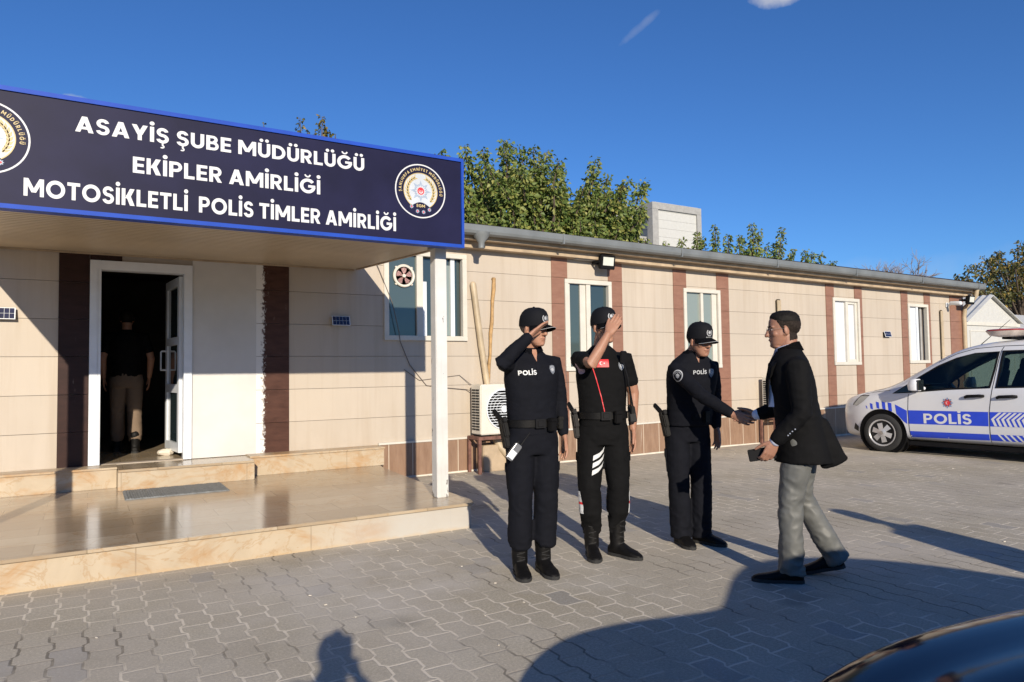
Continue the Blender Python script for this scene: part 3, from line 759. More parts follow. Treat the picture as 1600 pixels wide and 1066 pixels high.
for f in ((0, 3, 2, 1), (4, 5, 6, 7), (0, 1, 5, 4), (1, 2, 6, 5), (2, 3, 7, 6), (3, 0, 4, 7)): bm.faces.new([q[i] for i in f])
obj('roof_slab', bm, 'wallback', can, world=True)
bm = B(); beam(bm, (CX1 + .006, 5.83, zs(5.83) + .008), (CX1 + .006, 8.70, zs(8.70) + .008), .035, .03); beam(bm, (CX0 - .006, 5.83, zs(5.83) + .008), (CX0 - .006, 8.70, zs(8.7) + .008), .035, .03)
box(bm, CX0 + .03, CX1 - .03, 8.70, 8.722, zs(8.7) - .02, zs(8.7) + .0)
obj('edge_trim', bm, 'tan_board', can, world=True)
for xa in (2.752, -1.03):
    bm = B(); box(bm, xa, xa + .116, 5.935, 6.05, .2225, 2.62)
    po = obj('post', bm, 'post', can, world=True, bevel=.006)
    bm = B(); box(bm, xa - .02, xa + .136, 5.92, 6.065, 2.535, 2.56); o = obj('post_plate', bm, 'galv', po); o.data.transform(Matrix.Translation(-origin(po)))

SX0, SX1, SZ0, SZ1, SY = -1.05, 2.95, 2.515, 3.345, 5.72
sign = thing('sign_board', 'long navy sign board with blue frame and three rows of white lettering', 'sign', (.95, SY + .05, SZ0))
bm = B(); box(bm, SX0 + .03, SX1 - .03, SY + .012, SY + .10, SZ0 + .03, SZ1 - .03)
obj('panel', bm, 'navy', sign, world=True)
bm = B(); e = .031
box(bm, SX0, SX1, SY, SY + .11, SZ1 - e, SZ1); box(bm, SX0, SX1, SY, SY + .11, SZ0, SZ0 + e)
box(bm, SX0, SX0 + e * .8, SY, SY + .11, SZ0 + e, SZ1 - e); box(bm, SX1 - e * .8, SX1, SY, SY + .11, SZ0 + e, SZ1 - e)
obj('frame', bm, 'blue', sign, world=True)
for s, xa, xb, zb, cap in (("ASAYİŞ ŞUBE MÜDÜRLÜĞÜ", -.10, 2.0, 3.103, .112), ("EKİPLER AMİRLİĞİ", .258, 1.622, 2.858, .118), ("MOTOSİKLETLİ  POLİS TİMLER AMİRLİĞİ", -.392, 2.285, 2.613, .122)):
    me = textfit(s, xb - xa, cap, .036)
    flat('lettering', me, 'letter', sign, frame((xa, SY + .0125, zb), (1, 0, 0), (0, 0, 1)), .003, True)
def emblem(cx, cz, r, first="ŞANLIURFA EMNİYET MÜDÜRLÜĞÜ"):
    def fr(k): return frame((cx, SY + .0122 - .0009 * k, cz), (1, 0, 0), (0, 0, 1))
    e = flat('emblem', ring2d(r * .955, r), 'letter', sign, fr(0), .0012, True)
    def sub(name, me, m, k):
        o = flat(name, me, m, e, fr(k), .0008, False); o.data.transform(Matrix.Translation(-origin(e))); return o
    ri = r * .655
    arc = [(ri * math.cos(t), ri * math.sin(t)) for t in (R(-58) + R(296) * k / 60 for k in range(61))]
    n = 12; dip = [(-ri * .53 + ri * 1.06 * k / n, -ri * .848 + ri * .22 * math.sin(PI * k / n)) for k in range(1, n)]
    sub('badge_field', poly2d(arc + dip), 'emb_blue', 1)
    sub('gold_ring', ring2d(ri * .985, ri * 1.03, 60, R(-58), R(238)), 'gold', 2)
    lv = []
    for sgn in (-1, 1):
        for k in range(9):
            t = R(-42) + R(100) * k / 8; rr = ri * .80; a = t if sgn > 0 else PI - t
            for off in (-.52, .52):
                l = poly2d([(-.024, 0), (0, .010), (.028, 0), (0, -.010)]); l.transform(Matrix.Translation((rr * math.cos(a), rr * math.sin(a), 0)) @ Matrix.Rotation(a + sgn * PI / 2 + off, 4, 'Z') @ Matrix.Translation((.014, 0, 0)) @ Matrix.Scale(r / .24, 4)); lv.append(l)
    sub('wreath', join2d(*lv), 'gold', 2)
    sub('star', join2d(star2d(r * .40, r * .20, 8), ), 'silver', 2)
    sub('star', star2d(r * .27, r * .15, 8, PI / 2 + PI / 8), 'emb_dark', 3)
    sub('star', star2d(r * .24, r * .17, 16), 'emb_blue', 4)
    sub('badge_centre', disc2d(r * .135), 'red', 5)
    cr = crescent2d(r * .085, 0, -r * .01, R(90)); sub('crescent', cr, 'letter', 6)
    sub('crescent', star2d(r * .035, r * .014, 5, PI / 2), 'letter', 6); 
    sub('lettering', arctext(first, r * .755, r * .105, R(188), R(-8), .0), 'gold', 2)
    me = textfit("EGM", r * .33, r * .11, .02); xf(me, -r * .165, -r * .60); sub('lettering', me, 'gold', 2)
    for q, (u, v) in enumerate(((-.36, -.60), (-.13, -.755), (.11, -.765), (.34, -.66))):
        sub('small_star', xf(star2d(r * .085, r * .05, 8), u * r, v * r), 'silver', 2); sub('small_star', xf(disc2d(r * .03, 14), u * r, v * r), 'red', 3)
emblem(2.522, 2.995, .243); emblem(-.605, 2.985, .248)

# ------------------------------------------------------------------ things on and along the wall
def thing_part(t, name, bm, m, **k): return obj(name, bm, m, t, world=True, **k)
def solar(x, z, label, rz=0):
    t = thing('solar_wall_light', label, 'light', (x, W, z), group='solar wall lights')
    bm = B(); box(bm, -.10, .10, -.045, -.002, -.055, .045); obj('case', bm, 'black', t, bevel=.004)
    bm = B(); q = Matrix.Translation((0, -.05, .0)) @ Matrix.Rotation(R(-14), 4, 'X')
    box(bm, -.115, .115, -.008, .0, -.06, .062, q); p = obj('solar_panel', bm, 'alu', t)
    bm = B()
    for i in range(5):
        for j in range(2): box(bm, -.107 + i * .0432, -.067 + i * .0432, -.0095, -.0082, -.053 + j * .056, .0 + j * .056, q)
    obj('cell_grid', bm, 'panel_blue', p)
solar(-.76, 2.03, 'small solar light at the left edge of the wall, left of the dark strip')
solar(2.72, 2.04, 'small solar light between the white panel and the fan window')
solar(14.6, 2.05, 'small solar light on the far wall above the police van bonnet')
def flood(x, z, y, s, label):
    t = thing('floodlight', label, 'light', (x, y, z), group='floodlights under the eave')
    q = Matrix.Rotation(R(8), 4, 'X') @ Matrix.Scale(s, 4)
    bm = B(); box(bm, -.135, .135, -.05, .0, -.105, .105, q); h = obj('housing', bm, 'black', t, bevel=.008)
    bm = B(); box(bm, -.095, .10, -.054, -.0505, -.05, .072, q); obj('lens', bm, 'lens', h)
    bm = B(); 
    for k in range(9): box(bm, -.12 + k * .029, -.112 + k * .029, .001, .03, -.09, .09, q)
    obj('cooling_fin', bm, 'black', h)
    bm = B(); box(bm, -.15 * s, -.138 * s, -.03, .16, -.02, .02); box(bm, .138 * s, .15 * s, -.03, .16, -.02, .02); box(bm, -.138 * s, .138 * s, .15, .16, -.02, .02); obj('bracket', bm, 'black', t)
flood(6.88, 3.05, 8.55, 1.05, 'black floodlight under the eave above the tall window behind the second officer')
flood(17.52, 2.88, 8.45, 1.0, 'black floodlight at the far end of the eave')
t = thing('security_camera', 'small white bullet camera on the end strip of the wall', 'camera', (17.05, W - .02, 2.80))
bm = B(); tube(bm, [(.0, -.10, .0), (-.02, -.30, -.02)], [.045, .05], 14); obj('camera_body', bm, 'alu', t, True)
bm = B(); tube(bm, [(.02, .0, -.03), (.0, -.10, -.03)], [.02], 8); box(bm, -.03, .07, -.005, .01, -.08, .02); obj('bracket', bm, 'alu', t)
bm = B(); box(bm, 6.35, 6.72, 8.62, W - .016, 3.075, 3.105); tag(obj('conduit_strip', bm, 'greytrim'), 'thin grey conduit strip below the eave left of the floodlight', 'conduit')

# exhaust fan in the first window
t = thing('exhaust_fan', 'round exhaust fan with pink blades set in the window pane', 'fan', (3.595, W + .018, 2.67))
bm = B(); lathe(bm, [(.118, .0), (.150, -.002), (.155, -.022), (.145, -.034), (.122, -.030), (.118, .0)], 40); obj('rim', bm, 'ac', t, True)
bm = B(); lathe(bm, [(.001, .004), (.119, .004), (.119, .0045), (.001, .0045)], 32); obj('back_disc', bm, 'dark', t)
for k in range(5):
    bm = B(); a = 2 * PI * k / 5 + .35; pts = []
    prof_ = [(.02, -.10), (.06, -.50), (.105, -.42), (.113, -.05), (.105, .36), (.06, .30), (.02, .2)]
    lo = [bm.verts.new((r_ * math.cos(a + q), -.012 + .016 * q, r_ * math.sin(a + q))) for r_, q in prof_]
    bm.faces.new(lo); bmesh.ops.solidify(bm, geom=bm.faces[:], thickness=.003); obj('blade', bm, 'pink', t)
bm = B(); lathe(bm, [(.001, -.034), (.022, -.032), (.026, -.012), (.026, .002), (.001, .002)], 20); obj('hub', bm, 'ac', t, True)
for k in range(4):
    bm = B(); a = PI / 4 + k * PI / 2; box(bm, .145, .17, -.02, .0, -.012, .012, Matrix.Rotation(-a, 4, 'Y')); obj('clip', bm, 'ac', t)

# pipes and sticks on the wall
bm = B(); tube(bm, [(4.61, 8.69, 2.60), (4.72, 8.68, 1.75), (4.84, 8.66, .95), (4.86, 8.62, .62)], [.044], 16)
tag(obj('drain_pipe', bm, 'pipe', smooth=True), 'thick aged plastic pipe leaning down to the air conditioner', 'pipe')
bm = B(); pts = [(4.955 - .012 * k + .006 * math.sin(k * 2.1), 8.70, 2.70 - k * .155) for k in range(12)]
tube(bm, [(4.955, 8.73, 2.70)] + pts, [.026] + [.026 - .0004 * k + .003 * math.sin(k * 1.7) for k in range(12)], 10)
tag(obj('wooden_stick', bm, 'wood', smooth=True), 'thin knotty wooden stick hanging beside the thick pipe', 'stick')
bm = B(); box(bm, 11.06, 11.20, 8.70, W - .002, 1.42, 2.66); tag(obj('cable_cover', bm, 'pipe', bevel=.02), 'tan cable cover on the wall above the head of the man in the jacket', 'cable cover')
bm = B(); box(bm, 16.73, 16.86, 8.70, W - .002, .75, 2.64); tag(obj('cable_cover', bm, 'pipe', bevel=.02), 'tan cable cover right of the last window near the wall end', 'cable cover')
bm = B(); tube(bm, [(3.20, 8.71, 2.80), (3.24, 8.72, 2.72), (3.41, 8.70, 2.3), (3.50, 8.69, 1.9), (3.52, 8.71, 1.79), (3.66, 8.725, 1.48), (3.90, 8.728, 1.20), (4.2, 8.728, 1.16), (4.50, 8.72, 1.13), (4.58, 8.6, 1.10)], [.0055], 6)
tag(obj('wall_cable', bm, 'cable'), 'thin dark cable drooping from the canopy past the window to the air conditioner', 'cable')
bm = B(); tube(bm, [(3.58, 8.728, 1.42), (3.8, 8.73, 1.27), (4.1, 8.73, 1.30), (4.4, 8.73, 1.33), (4.56, 8.70, 1.2)], [.004], 6)
tag(obj('wall_cable', bm, 'cable'), 'thinner straight cable above the drooping one beside the post', 'cable')
bm = B(); tube(bm, [(6.20, 8.725, 1.36), (6.24, 8.73, 1.1), (6.10, 8.73, .85), (6.02, 8.72, .5)], [.0055], 6)
tag(obj('wall_cable', bm, 'cable'), 'loose cable below the window between the first two officers', 'cable')

# air conditioners
def aircon(x, label, standlabel, group):
    t = thing('air_conditioner', label, 'air conditioner', (x, 8.36, .50), group=group)
    w, d, h = .80, .28, .70
    bm = B(); box(bm, 0, w, 0, d, .02, h); c = obj('casing', bm, 'ac', t, bevel=.012)
    bm = B()
    for j in range(2):
        for k in range(15): box(bm, -.006, .004, .045 + j * .11, .135 + j * .11, .08 + k * .038, .103 + k * .038)
    obj('side_louvre', bm, 'dark', c)
    cx, cz, r = .36, .36, .27; F = Matrix.Translation((cx, 0, cz))
    bm = B(); lathe(bm, [(.001, -.003), (r, -.003), (r, -.0015), (.001, -.0015)], 40, F); obj('fan_opening', bm, 'dark', c)
    bm = B()
    for k in range(15):
        z_ = -r + .018 + k * 2 * r / 15; hw = math.sqrt(max(0, r * r - z_ * z_))
        box(bm, cx - hw, cx + hw, -.016, -.010, cz + z_, cz + z_ + .010)
    for k in range(5): tube(bm, [(cx + (.07 + k * .05) * math.cos(q), -.013, cz + (.07 + k * .05) * math.sin(q)) for q in (2 * PI * i / 24 for i in range(25))], [.003], 5)
    lathe(bm, [(r - .004, -.003), (r + .012, -.003), (r + .012, -.016), (r - .004, -.018), (r - .004, -.003)], 40, F)
    obj('fan_grille', bm, 'alu', c)
    bm = B(); lathe(bm, [(.001, -.022), (.045, -.02), (.05, -.01), (.001, -.01)], 20, F); obj('fan_hub', bm, 'alu', c)
    for q in (.02, .64):
        bm = B(); box(bm, q, q + .14, .02, .26, 0, .0195); obj('foot', bm, 'black', t)
    s = thing('steel_stand', standlabel, 'stand', (x, 8.36, 0), group='stands under the air conditioners')
    bm = B(); box(bm, -.05, .85, -.03, .02, .455, .498); box(bm, -.05, .85, .26, .31, .455, .498); box(bm, -.05, 0, .02, .26, .455, .498); box(bm, .80, .85, .02, .26, .455, .498); obj('top_frame', bm, 'rust', s)
    for px, py in ((-.05, -.03), (.81, -.03), (-.05, .27), (.81, .27)):
        bm = B(); box(bm, px, px + .04, py, py + .04, 0, .454); obj('leg', bm, 'rust', s)
aircon(4.53, 'cream air conditioner on a rusty stand behind the first officer', 'rusty steel stand carrying the air conditioner behind the first officer', 'air conditioners along the wall')
aircon(10.50, 'cream air conditioner hidden behind the man in the jacket', 'rusty steel stand behind the man in the jacket', 'air conditioners along the wall')
bm = B(); tube(bm, [(4.86, 8.62, .60), (4.86, 8.58, .48), (4.92, 8.52, .32), (5.10, 8.45, .12), (5.16, 8.42, .03)], [.055], 14)
tag(obj('drain_pipe', bm, 'pipe', smooth=True), 'bent plastic pipe end running to the ground under the air conditioner', 'pipe')
bm = B(); box(bm, 4.64, 5.0, 8.50, 8.68, 0, .36); tag(obj('cardboard_box', bm, 'tan_board', bevel=.01), 'tan box standing under the air conditioner stand', 'box')

# doormat, door stop
t = thing('doormat', 'grey ribbed doormat lying on the marble before the step', 'mat', (.76, 7.84, .222), R(0))
bm = B()
nn_ = 40
for k in range(nn_):
    x_ = -.45 + .9 * k / nn_; ringloft(bm, [[(x_, y_, .002), (x_ + .9 / nn_, y_, .002), (x_ + .9 / nn_ * .85, y_, .012 + .003 * math.sin(k * 1.3)), (x_ + .9 / nn_ * .2, y_, .012)] for y_ in (-.29, -.1, .1, .29)])
obj('rib', bm, 'mat_grey', t)
bm = B(); box(bm, -.46, .46, -.30, .30, .0005, .006); obj('backing', bm, 'mat_grey', t)
bm = B(); ell(bm, (.80, 9.30, .475), (.10, .06, .045), nu=9, nv=6)
for v in bm.verts: v.co += Vector((noise.noise(v.co * 14), noise.noise(v.co * 14 + Vector((5, 0, 0))), 0)) * .03
tag(obj('door_stop_stone', bm, 'stone'), 'broken white stone holding the open door', 'stone')

# crumbs, butts and leaves on the paving
bm = B(); rnd = random.Random(3)
for k in range(80):
    x_, y_ = rnd.uniform(-.6, 10), rnd.uniform(2.4, 8.5)
    if x_ < 3.2 and y_ > 5.4: continue
    s_ = rnd.uniform(.003, .008); a_ = rnd.uniform(0, 6.28)
    box(bm, -s_ * rnd.uniform(.8, 3), s_, -s_ * .5, s_ * .5, .001, .003 + s_ * .35, Matrix.Translation((x_, y_, 0)) @ Matrix.Rotation(a_, 4, 'Z'))
tag(obj('ground_litter', bm, 'stone'), 'pale crumbs and bits of litter scattered over the paving', 'litter', kind='stuff')

# ------------------------------------------------------------------ trees and buildings behind
def leaf_mesh(name, leaves, m, parent):
    """leaves: (pos, dir, side, length, width) -> folded two-quad blades, drawn as one crown"""
    V, Fs = [], []
    for p, d, s, L, w in leaves:
        n = len(V); u = d.cross(s).normalized() * (w * .35)
        a = p; b = p + d * (L * .5) - u * .0; c = p + d * L - Vector((0, 0, L * .18))
        V += [a, b + s * w * .5 + u, c, b - s * w * .5 + u, b]
        Fs += [(n, n + 1, n + 4), (n + 1, n + 2, n + 4), (n, n + 4, n + 3), (n + 4, n + 2, n + 3)]
    me = bpy.data.meshes.new(name); me.from_pydata([v[:] for v in V], [], Fs); return link(name, me, m, parent, True, True)
def rv(rnd): 
    while True:
        v = Vector((rnd.uniform(-1, 1), rnd.uniform(-1, 1), rnd.uniform(-1, 1)))
        if .05 < v.length < 1: return v.normalized()
def shoot_leaves(rnd, pts, n, spread, L0, L1, out):
    for k in range(n):
        t = rnd.random(); f = t * (len(pts) - 1); i = min(int(f), len(pts) - 2); p = pts[i].lerp(pts[i + 1], f - i)
        r = rv(rnd); r.z *= .6; off = r * spread * rnd.uniform(.15, 1) * (1.05 - .55 * t)
        d = (r + Vector((0, 0, rnd.uniform(-1.0, .25)))).normalized(); s = d.cross(rv(rnd)).normalized()
        L = rnd.uniform(L0, L1) * (1.05 - .35 * t); out.append((p + off, d, s, L, L * rnd.uniform(.55, .8)))
def sprout_tree(name, label, cat, x, y, hub, shoots, lrange, m, seed, dens=115, trunk=.22, spread=.24, group=None):
    """shoots: list of (tip, base) points; a stout trunk with limbs reaching each shoot"""
    rnd = random.Random(seed)
    t = thing(name, label, cat, (x, y, 0), group=group)
    bm = B(); tube(bm, [(x, y, -.1), (x + .05, y, hub * .5), (x, y, hub)], [trunk, trunk * .8, trunk * .6], 12)
    lv = []
    for j, (tip, base) in enumerate(shoots):
        tip, base = Vector(tip), Vector(base)
        if j % 3 == 0: tube(bm, [(x, y, hub - .2), Vector((x, y, hub)).lerp(base, .6) + Vector((0, 0, -.1)), base], [trunk * .45, .06, .035], 7)
        bend = rv(rnd) * .12; pts = [base, base.lerp(tip, .5) + bend, tip]
        tube(bm, pts, [.028, .02, .008], 5)
        shoot_leaves(rnd, pts, int(dens * (tip - base).length), spread, *lrange, lv)
    obj('trunk', bm, 'bark', t, True, True)
    leaf_mesh('crown', lv, m, t); return t
rnd = random.Random(5)
TY = 16.0
tipsA = [(7.63, 7.06), (7.95, 6.75), (8.42, 7.38), (8.78, 7.22), (9.23, 7.44), (9.67, 7.66), (9.97, 7.49), (10.26, 7.46), (10.72, 7.43), (11.01, 6.95), (11.45, 7.26), (11.9, 6.55), (12.24, 7.39), (12.54, 7.19), (13.13, 7.14), (13.61, 6.55), (14.29, 7.08), (13.84, 6.11), (14.25, 5.76)]
def env(tips, x):
    for (a, za), (b, zb) in zip(tips, tips[1:]):
        if a <= x <= b: return za + (zb - za) * (x - a) / (b - a)
    return tips[0][1] if x < tips[0][0] else tips[-1][1]
sh = []
for x, z in tipsA: sh.append(((x, TY + rnd.uniform(-.4, .3), z - .05), (x + (10.8 - x) * .16 + rnd.uniform(-.15, .15), TY + rnd.uniform(-.2, .3), z - rnd.uniform(1.3, 1.7))))
for k in range(150):
    x = rnd.uniform(7.4, 13.75); y = TY + rnd.uniform(-1.2, 1.3); ze = env(sorted(tipsA), x)
    if abs(x - 11.75) < .22: ze -= 1.0
    z = rnd.uniform(4.9, max(5.2, ze - .45)); b = Vector((x + (10.8 - x) * .22 + rnd.uniform(-.3, .3), y * .8 + TY * .2, z - rnd.uniform(.7, 1.2)))
    sh.append(((x, y, z), b))
sprout_tree('mulberry_tree', 'big dense green tree rising behind the roof right of the sign', 'tree', 10.8, TY, 3.3, sh, (.10, .19), 'leaf', 21, dens=185, spread=.33)
tipsB = [(15.23, 5.3), (15.91, 5.42), (16.62, 5.74), (17.41, 6.03), (18.0, 5.75), (18.55, 5.75), (19.16, 6.24), (19.54, 6.03), (19.98, 5.6), (20.74, 6.26), (21.33, 5.55), (21.96, 5.55), (22.4, 5.52), (22.9, 5.5), (23.57, 5.28)]
sh = [((14.4, TY, 5.33), (14.5, TY, 4.6))]
for x, z in tipsB:
    sh.append(((x, TY, z), (x + (18.5 - x) * .1 + rnd.uniform(-.2, .2), TY + .2, z - rnd.uniform(.9, 1.3))))
    sh.append(((x + rnd.uniform(-.35, .35), TY + .5, z - rnd.uniform(.35, .6)), (x + rnd.uniform(-.2, .2), TY + .4, z - 1.5)))
sprout_tree('mulberry_tree', 'row of low sprouting green tips above the gutter right of the pale tower', 'tree', 18.5, TY + .2, 3.0, sh, (.09, .16), 'leaf', 8, dens=165, spread=.23)
tipsC = [(4.07, 7.22), (4.23, 6.98), (4.42, 6.97), (4.58, 7.34), (4.68, 7.1), (4.9, 6.98), (3.27, 6.93)]
sh = [((x, TY, z), (x * .7 + 1.3, TY, z - 1.5)) for x, z in tipsC]
sprout_tree('mulberry_tree', 'few leafy tips showing over the top edge of the sign', 'tree', 4.3, TY, 3.2, sh, (.09, .15), 'leaf2', 9, dens=85, spread=.17)
# loose yellowing tree at the right edge
rnd = random.Random(17); sh = []
for k in range(120):
    c = rnd.choice([(48.3, 7.0, 1.7, .9), (50.6, 7.8, 1.6, .9), (53.2, 8.6, 2.0, 1.0), (55, 7.6, 2.5, 1.4), (47.8, 5.9, 1.6, .6), (51.5, 6.3, 2.0, .8)])
    q = rv(rnd); tip = Vector((c[0] + q.x * c[2], 22 + q.y * 1.8, c[1] + q.z * c[3])); sh.append((tip, tip + Vector((rnd.uniform(-.6, .6), rnd.uniform(-.3, .3), -rnd.uniform(.3, .8)))))
sprout_tree('autumn_tree', 'loose yellowing tree behind the sheds at the right edge', 'tree', 52.0, 22, 4.0, sh, (.16, .30), 'leaf2', 31, dens=58, trunk=.3, spread=.42)
# bare twiggy tree
t = thing('bare_tree', 'bare grey twiggy tree top above the far end of the gutter', 'tree', (38.4, 22, 0)); rnd = random.Random(4)
bm = B(); tube(bm, [(38.4, 22, 0), (38.4, 22, 3), (38.3, 22, 5.1)], [.22, .18, .14], 10)
def twig(p, d, L, r, n):
    q = p + d * L; tube(bm, [p, p.lerp(q, .5) + rv(rnd) * L * .06, q], [r, r * .8, r * .55], 4, caps=False)
    if n > 0:
        for k in range(4 if n > 1 else 5):
            e = (d + rv(rnd) * .75).normalized(); e.z = abs(e.z) * .9 + .05; twig(p.lerp(q, rnd.uniform(.5, 1)), e.normalized(), L * rnd.uniform(.55, .8), r * .55, n - 1)
for k in range(9):
    a = rnd.uniform(0, 6.28); twig(Vector((38.3, 22, 5.0)), Vector((math.cos(a) * .9, math.sin(a) * .5, rnd.uniform(.35, 1.0))).normalized(), 1.35, .06, 3)
obj('branches', bm, 'greybark', t, True, True)
# pale tower behind the tree
t = thing('pale_tower', 'pale square rooftop tower with a dark window behind the tree', 'building', (29, 30, 0))
bm = B(); 
for k in range(22): box(bm, 27.75, 31.25, 30.0, 34.0, k * .5, k * .5 + .49)
obj('wall', bm, 'whitewall', t, world=True)
bm = B(); box(bm, 27.5, 27.95, 29.9, 30.35, 0, 10.55); box(bm, 31.05, 31.4, 29.9, 30.35, 0, 10.55); box(bm, 27.5, 31.4, 29.9, 34.2, 10.56, 10.95); box(bm, 24.6, 27.49, 31.2, 34.2, 0, 10.55); box(bm, 24.5, 27.49, 31.0, 34.2, 10.56, 10.8)
obj('corner_trim', bm, 'greytrim', t, world=True)
bm = B(); box(bm, 26.75, 27.49, 30.6, 31.19, 0, 8.9); box(bm, 26.7, 27.49, 30.4, 30.6, 8.75, 9.0); obj('side_wall', bm, 'greytrim', t, world=True)
bm = B(); box(bm, 26.4, 27.3, 31.12, 31.19, 9.05, 10.15); obj('window', bm, 'black', t, world=True)
# white gabled shed and the long roof behind it
t = thing('white_shed', 'white gabled shed with a corrugated roof beyond the wall end', 'shed', (28.5, 13, 0))
gx0, gx1, gz, pk = 26.62, 30.45, 2.92, 3.86; gm = 28.35
bm = B(); prism(bm, [(gx0, 0), (gx1, 0), (gx1, gz), (gm, pk), (gx0, gz)], 0, .08)
for v in bm.verts: v.co = Vector((v.co.x, 13 + v.co.z, v.co.y))
box(bm, gx0, gx0 + .08, 13.081, 20, 0, gz); box(bm, gx1 - .08, gx1, 13.081, 20, 0, gz)
obj('wall', bm, 'whitewall', t, world=True)
bm = B()
for a, b in (((gx0 - .15, gz - .05), (gm, pk + .03)), ((gm, pk + .03), (gx1 + .15, gz - .05))):
    rings = []
    for k in range(41):
        f = k / 40; rr = []
        z_ = .025 * math.sin(k * PI / 1.0 + .2) 
    n_ = 60
    for k in range(n_ + 1):
        y_ = 12.85 + 7.2 * k / n_; o_ = .022 * (1 if k % 2 else -1)
        rings.append([(a[0], y_, a[1] + .04 + o_), (b[0], y_, b[1] + .04 + o_), (b[0], y_, b[1] + .02 + o_), (a[0], y_, a[1] + .02 + o_)])
    ringloft(bm, rings)
obj('roof', bm, 'corr', t, world=True)
bm = B(); box(bm, gx0 - .05, gx1 + .05, 12.95, 12.998, gz - .14, gz - .02); box(bm, gx0 + .28, gx1 - .45, 12.97, 12.998, 2.56, 2.60); box(bm, gx0 + .24, gx0 + .28, 12.97, 12.998, 0, 2.6); box(bm, gx1 - .45, gx1 - .41, 12.97, 12.998, 0, 2.6)
obj('fascia', bm, 'pvc', t, world=True)
bm = B(); box(bm, gx0 + .28, gx1 - .45, 12.985, 12.998, 0, 2.56); obj('door', bm, 'whitewall', t, world=True)
t = thing('long_shed', 'low grey shed with a pale sheet roof at the right edge', 'shed', (36, 14.5, 0))
bm = B(); box(bm, 30.9, 46, 14.5, 20, 0, 2.55); obj('wall', bm, 'greytrim', t, world=True)
bm = B()
rings = []
for k in range(101):
    x_ = 30.7 + 15.5 * k / 100; o_ = .03 * (1 if k % 2 else -1); rings.append([(x_, 14.1, 2.72 + o_), (x_, 18, 3.95 + o_), (x_, 18, 3.9 + o_), (x_, 14.1, 2.67 + o_)])
ringloft(bm, rings); obj('roof', bm, 'corr', t, world=True)
bm = B(); box(bm, 30.9, 46, 14.05, 14.1, 2.5, 2.66); obj('gutter', bm, 'pvc', t, world=True)
# yard wall and low hedge closing the view on the right
bm = B(); box(bm, 19.2, 70, 25.0, 25.2, 0, 2.2); tag(obj('yard_wall', bm, 'greytrim'), 'plain grey yard wall far behind the sheds', 'wall')

# unseen block added behind the camera to cut low sky fill and vary reflections
t = thing('sky_screen_block', 'long low beige block added out of view behind the photographer to screen the low sky', 'building', (5, -44, 0))
bm = B(); box(bm, -40, 55, -56, -44, 0, 4.0); obj('wall', bm, 'tan_board', t, world=True)
bm = B(); box(bm, -40.4, 55.4, -56.4, -43.6, 4.0, 4.3); obj('roof', bm, 'roof', t, world=True)
for k in range(16):
    for z_ in (1.1,):
        x_ = -36 + k * 5.6; bm = B(); box(bm, x_, x_ + 2.2, -44.01, -43.95, z_, z_ + 1.7); obj('window', bm, 'glass', t, world=True)

# ------------------------------------------------------------------ vehicles
def car_shell(st, arches, sub=2, hw=.9, cabin=None, panes=()):
    """st: (s, [(y, z), ...]) half sections from underside centre to roof centre"""
    bm = B(); rings = []
    for s, h in st:
        L = [(s, -y, z) for y, z in h]; Rr = [(s, y, z) for y, z in h[1:-1]][::-1]; rings.append(L + Rr)
    ringloft(bm, rings)
    bmesh.ops.recalc_face_normals(bm, faces=bm.faces)
    me = bpy.data.meshes.new('shell'); bm.to_mesh(me); bm.free()
    me = evalmesh(me, [('SUBSURF', dict(levels=sub, render_levels=sub))])
    cut = B()
    for cx, cz, r in arches:
        for s in (-1, 1): lathe(cut, [(.001, -.17), (r, -.17), (r, .25), (.001, .25)], 48, Matrix.Translation((cx, s * (hw - .02), cz)))
    def cutter(me, bm, mi):
        bmesh.ops.recalc_face_normals(bm, faces=bm.faces)
        for f in bm.faces: f.material_index = mi
        c_ = bpy.data.meshes.new('cut'); bm.to_mesh(c_); bm.free(); o_ = bpy.data.objects.new('cut', c_); COL.objects.link(o_)
        for q in (me, c_):
            q.materials.clear(); q.materials.append(MT['van']); q.materials.append(MT['seat'])
        r_ = evalmesh(me, [('BOOLEAN', dict(object=o_, operation='DIFFERENCE', solver='EXACT', material_mode='INDEX'))]); bpy.data.objects.remove(o_); return r_
    if cabin:
        cb_ = B(); ringloft(cb_, [[(s, -y, z) for y, z in h] + [(s, y, z) for y, z in h[::-1]] for s, h in cabin]); me = cutter(me, cb_, 1)
        for bm_ in panes: me = cutter(me, bm_, 1)
    bmesh.ops.recalc_face_normals(cut, faces=cut.faces)
    for f in cut.faces: f.material_index = 1
    cm_ = bpy.data.meshes.new('cut'); cut.to_mesh(cm_); cut.free(); co = bpy.data.objects.new('cut', cm_); COL.objects.link(co)
    r = evalmesh(me, [('BOOLEAN', dict(object=co, operation='DIFFERENCE', solver='EXACT', material_mode='INDEX'))]); bpy.data.objects.remove(co); return r
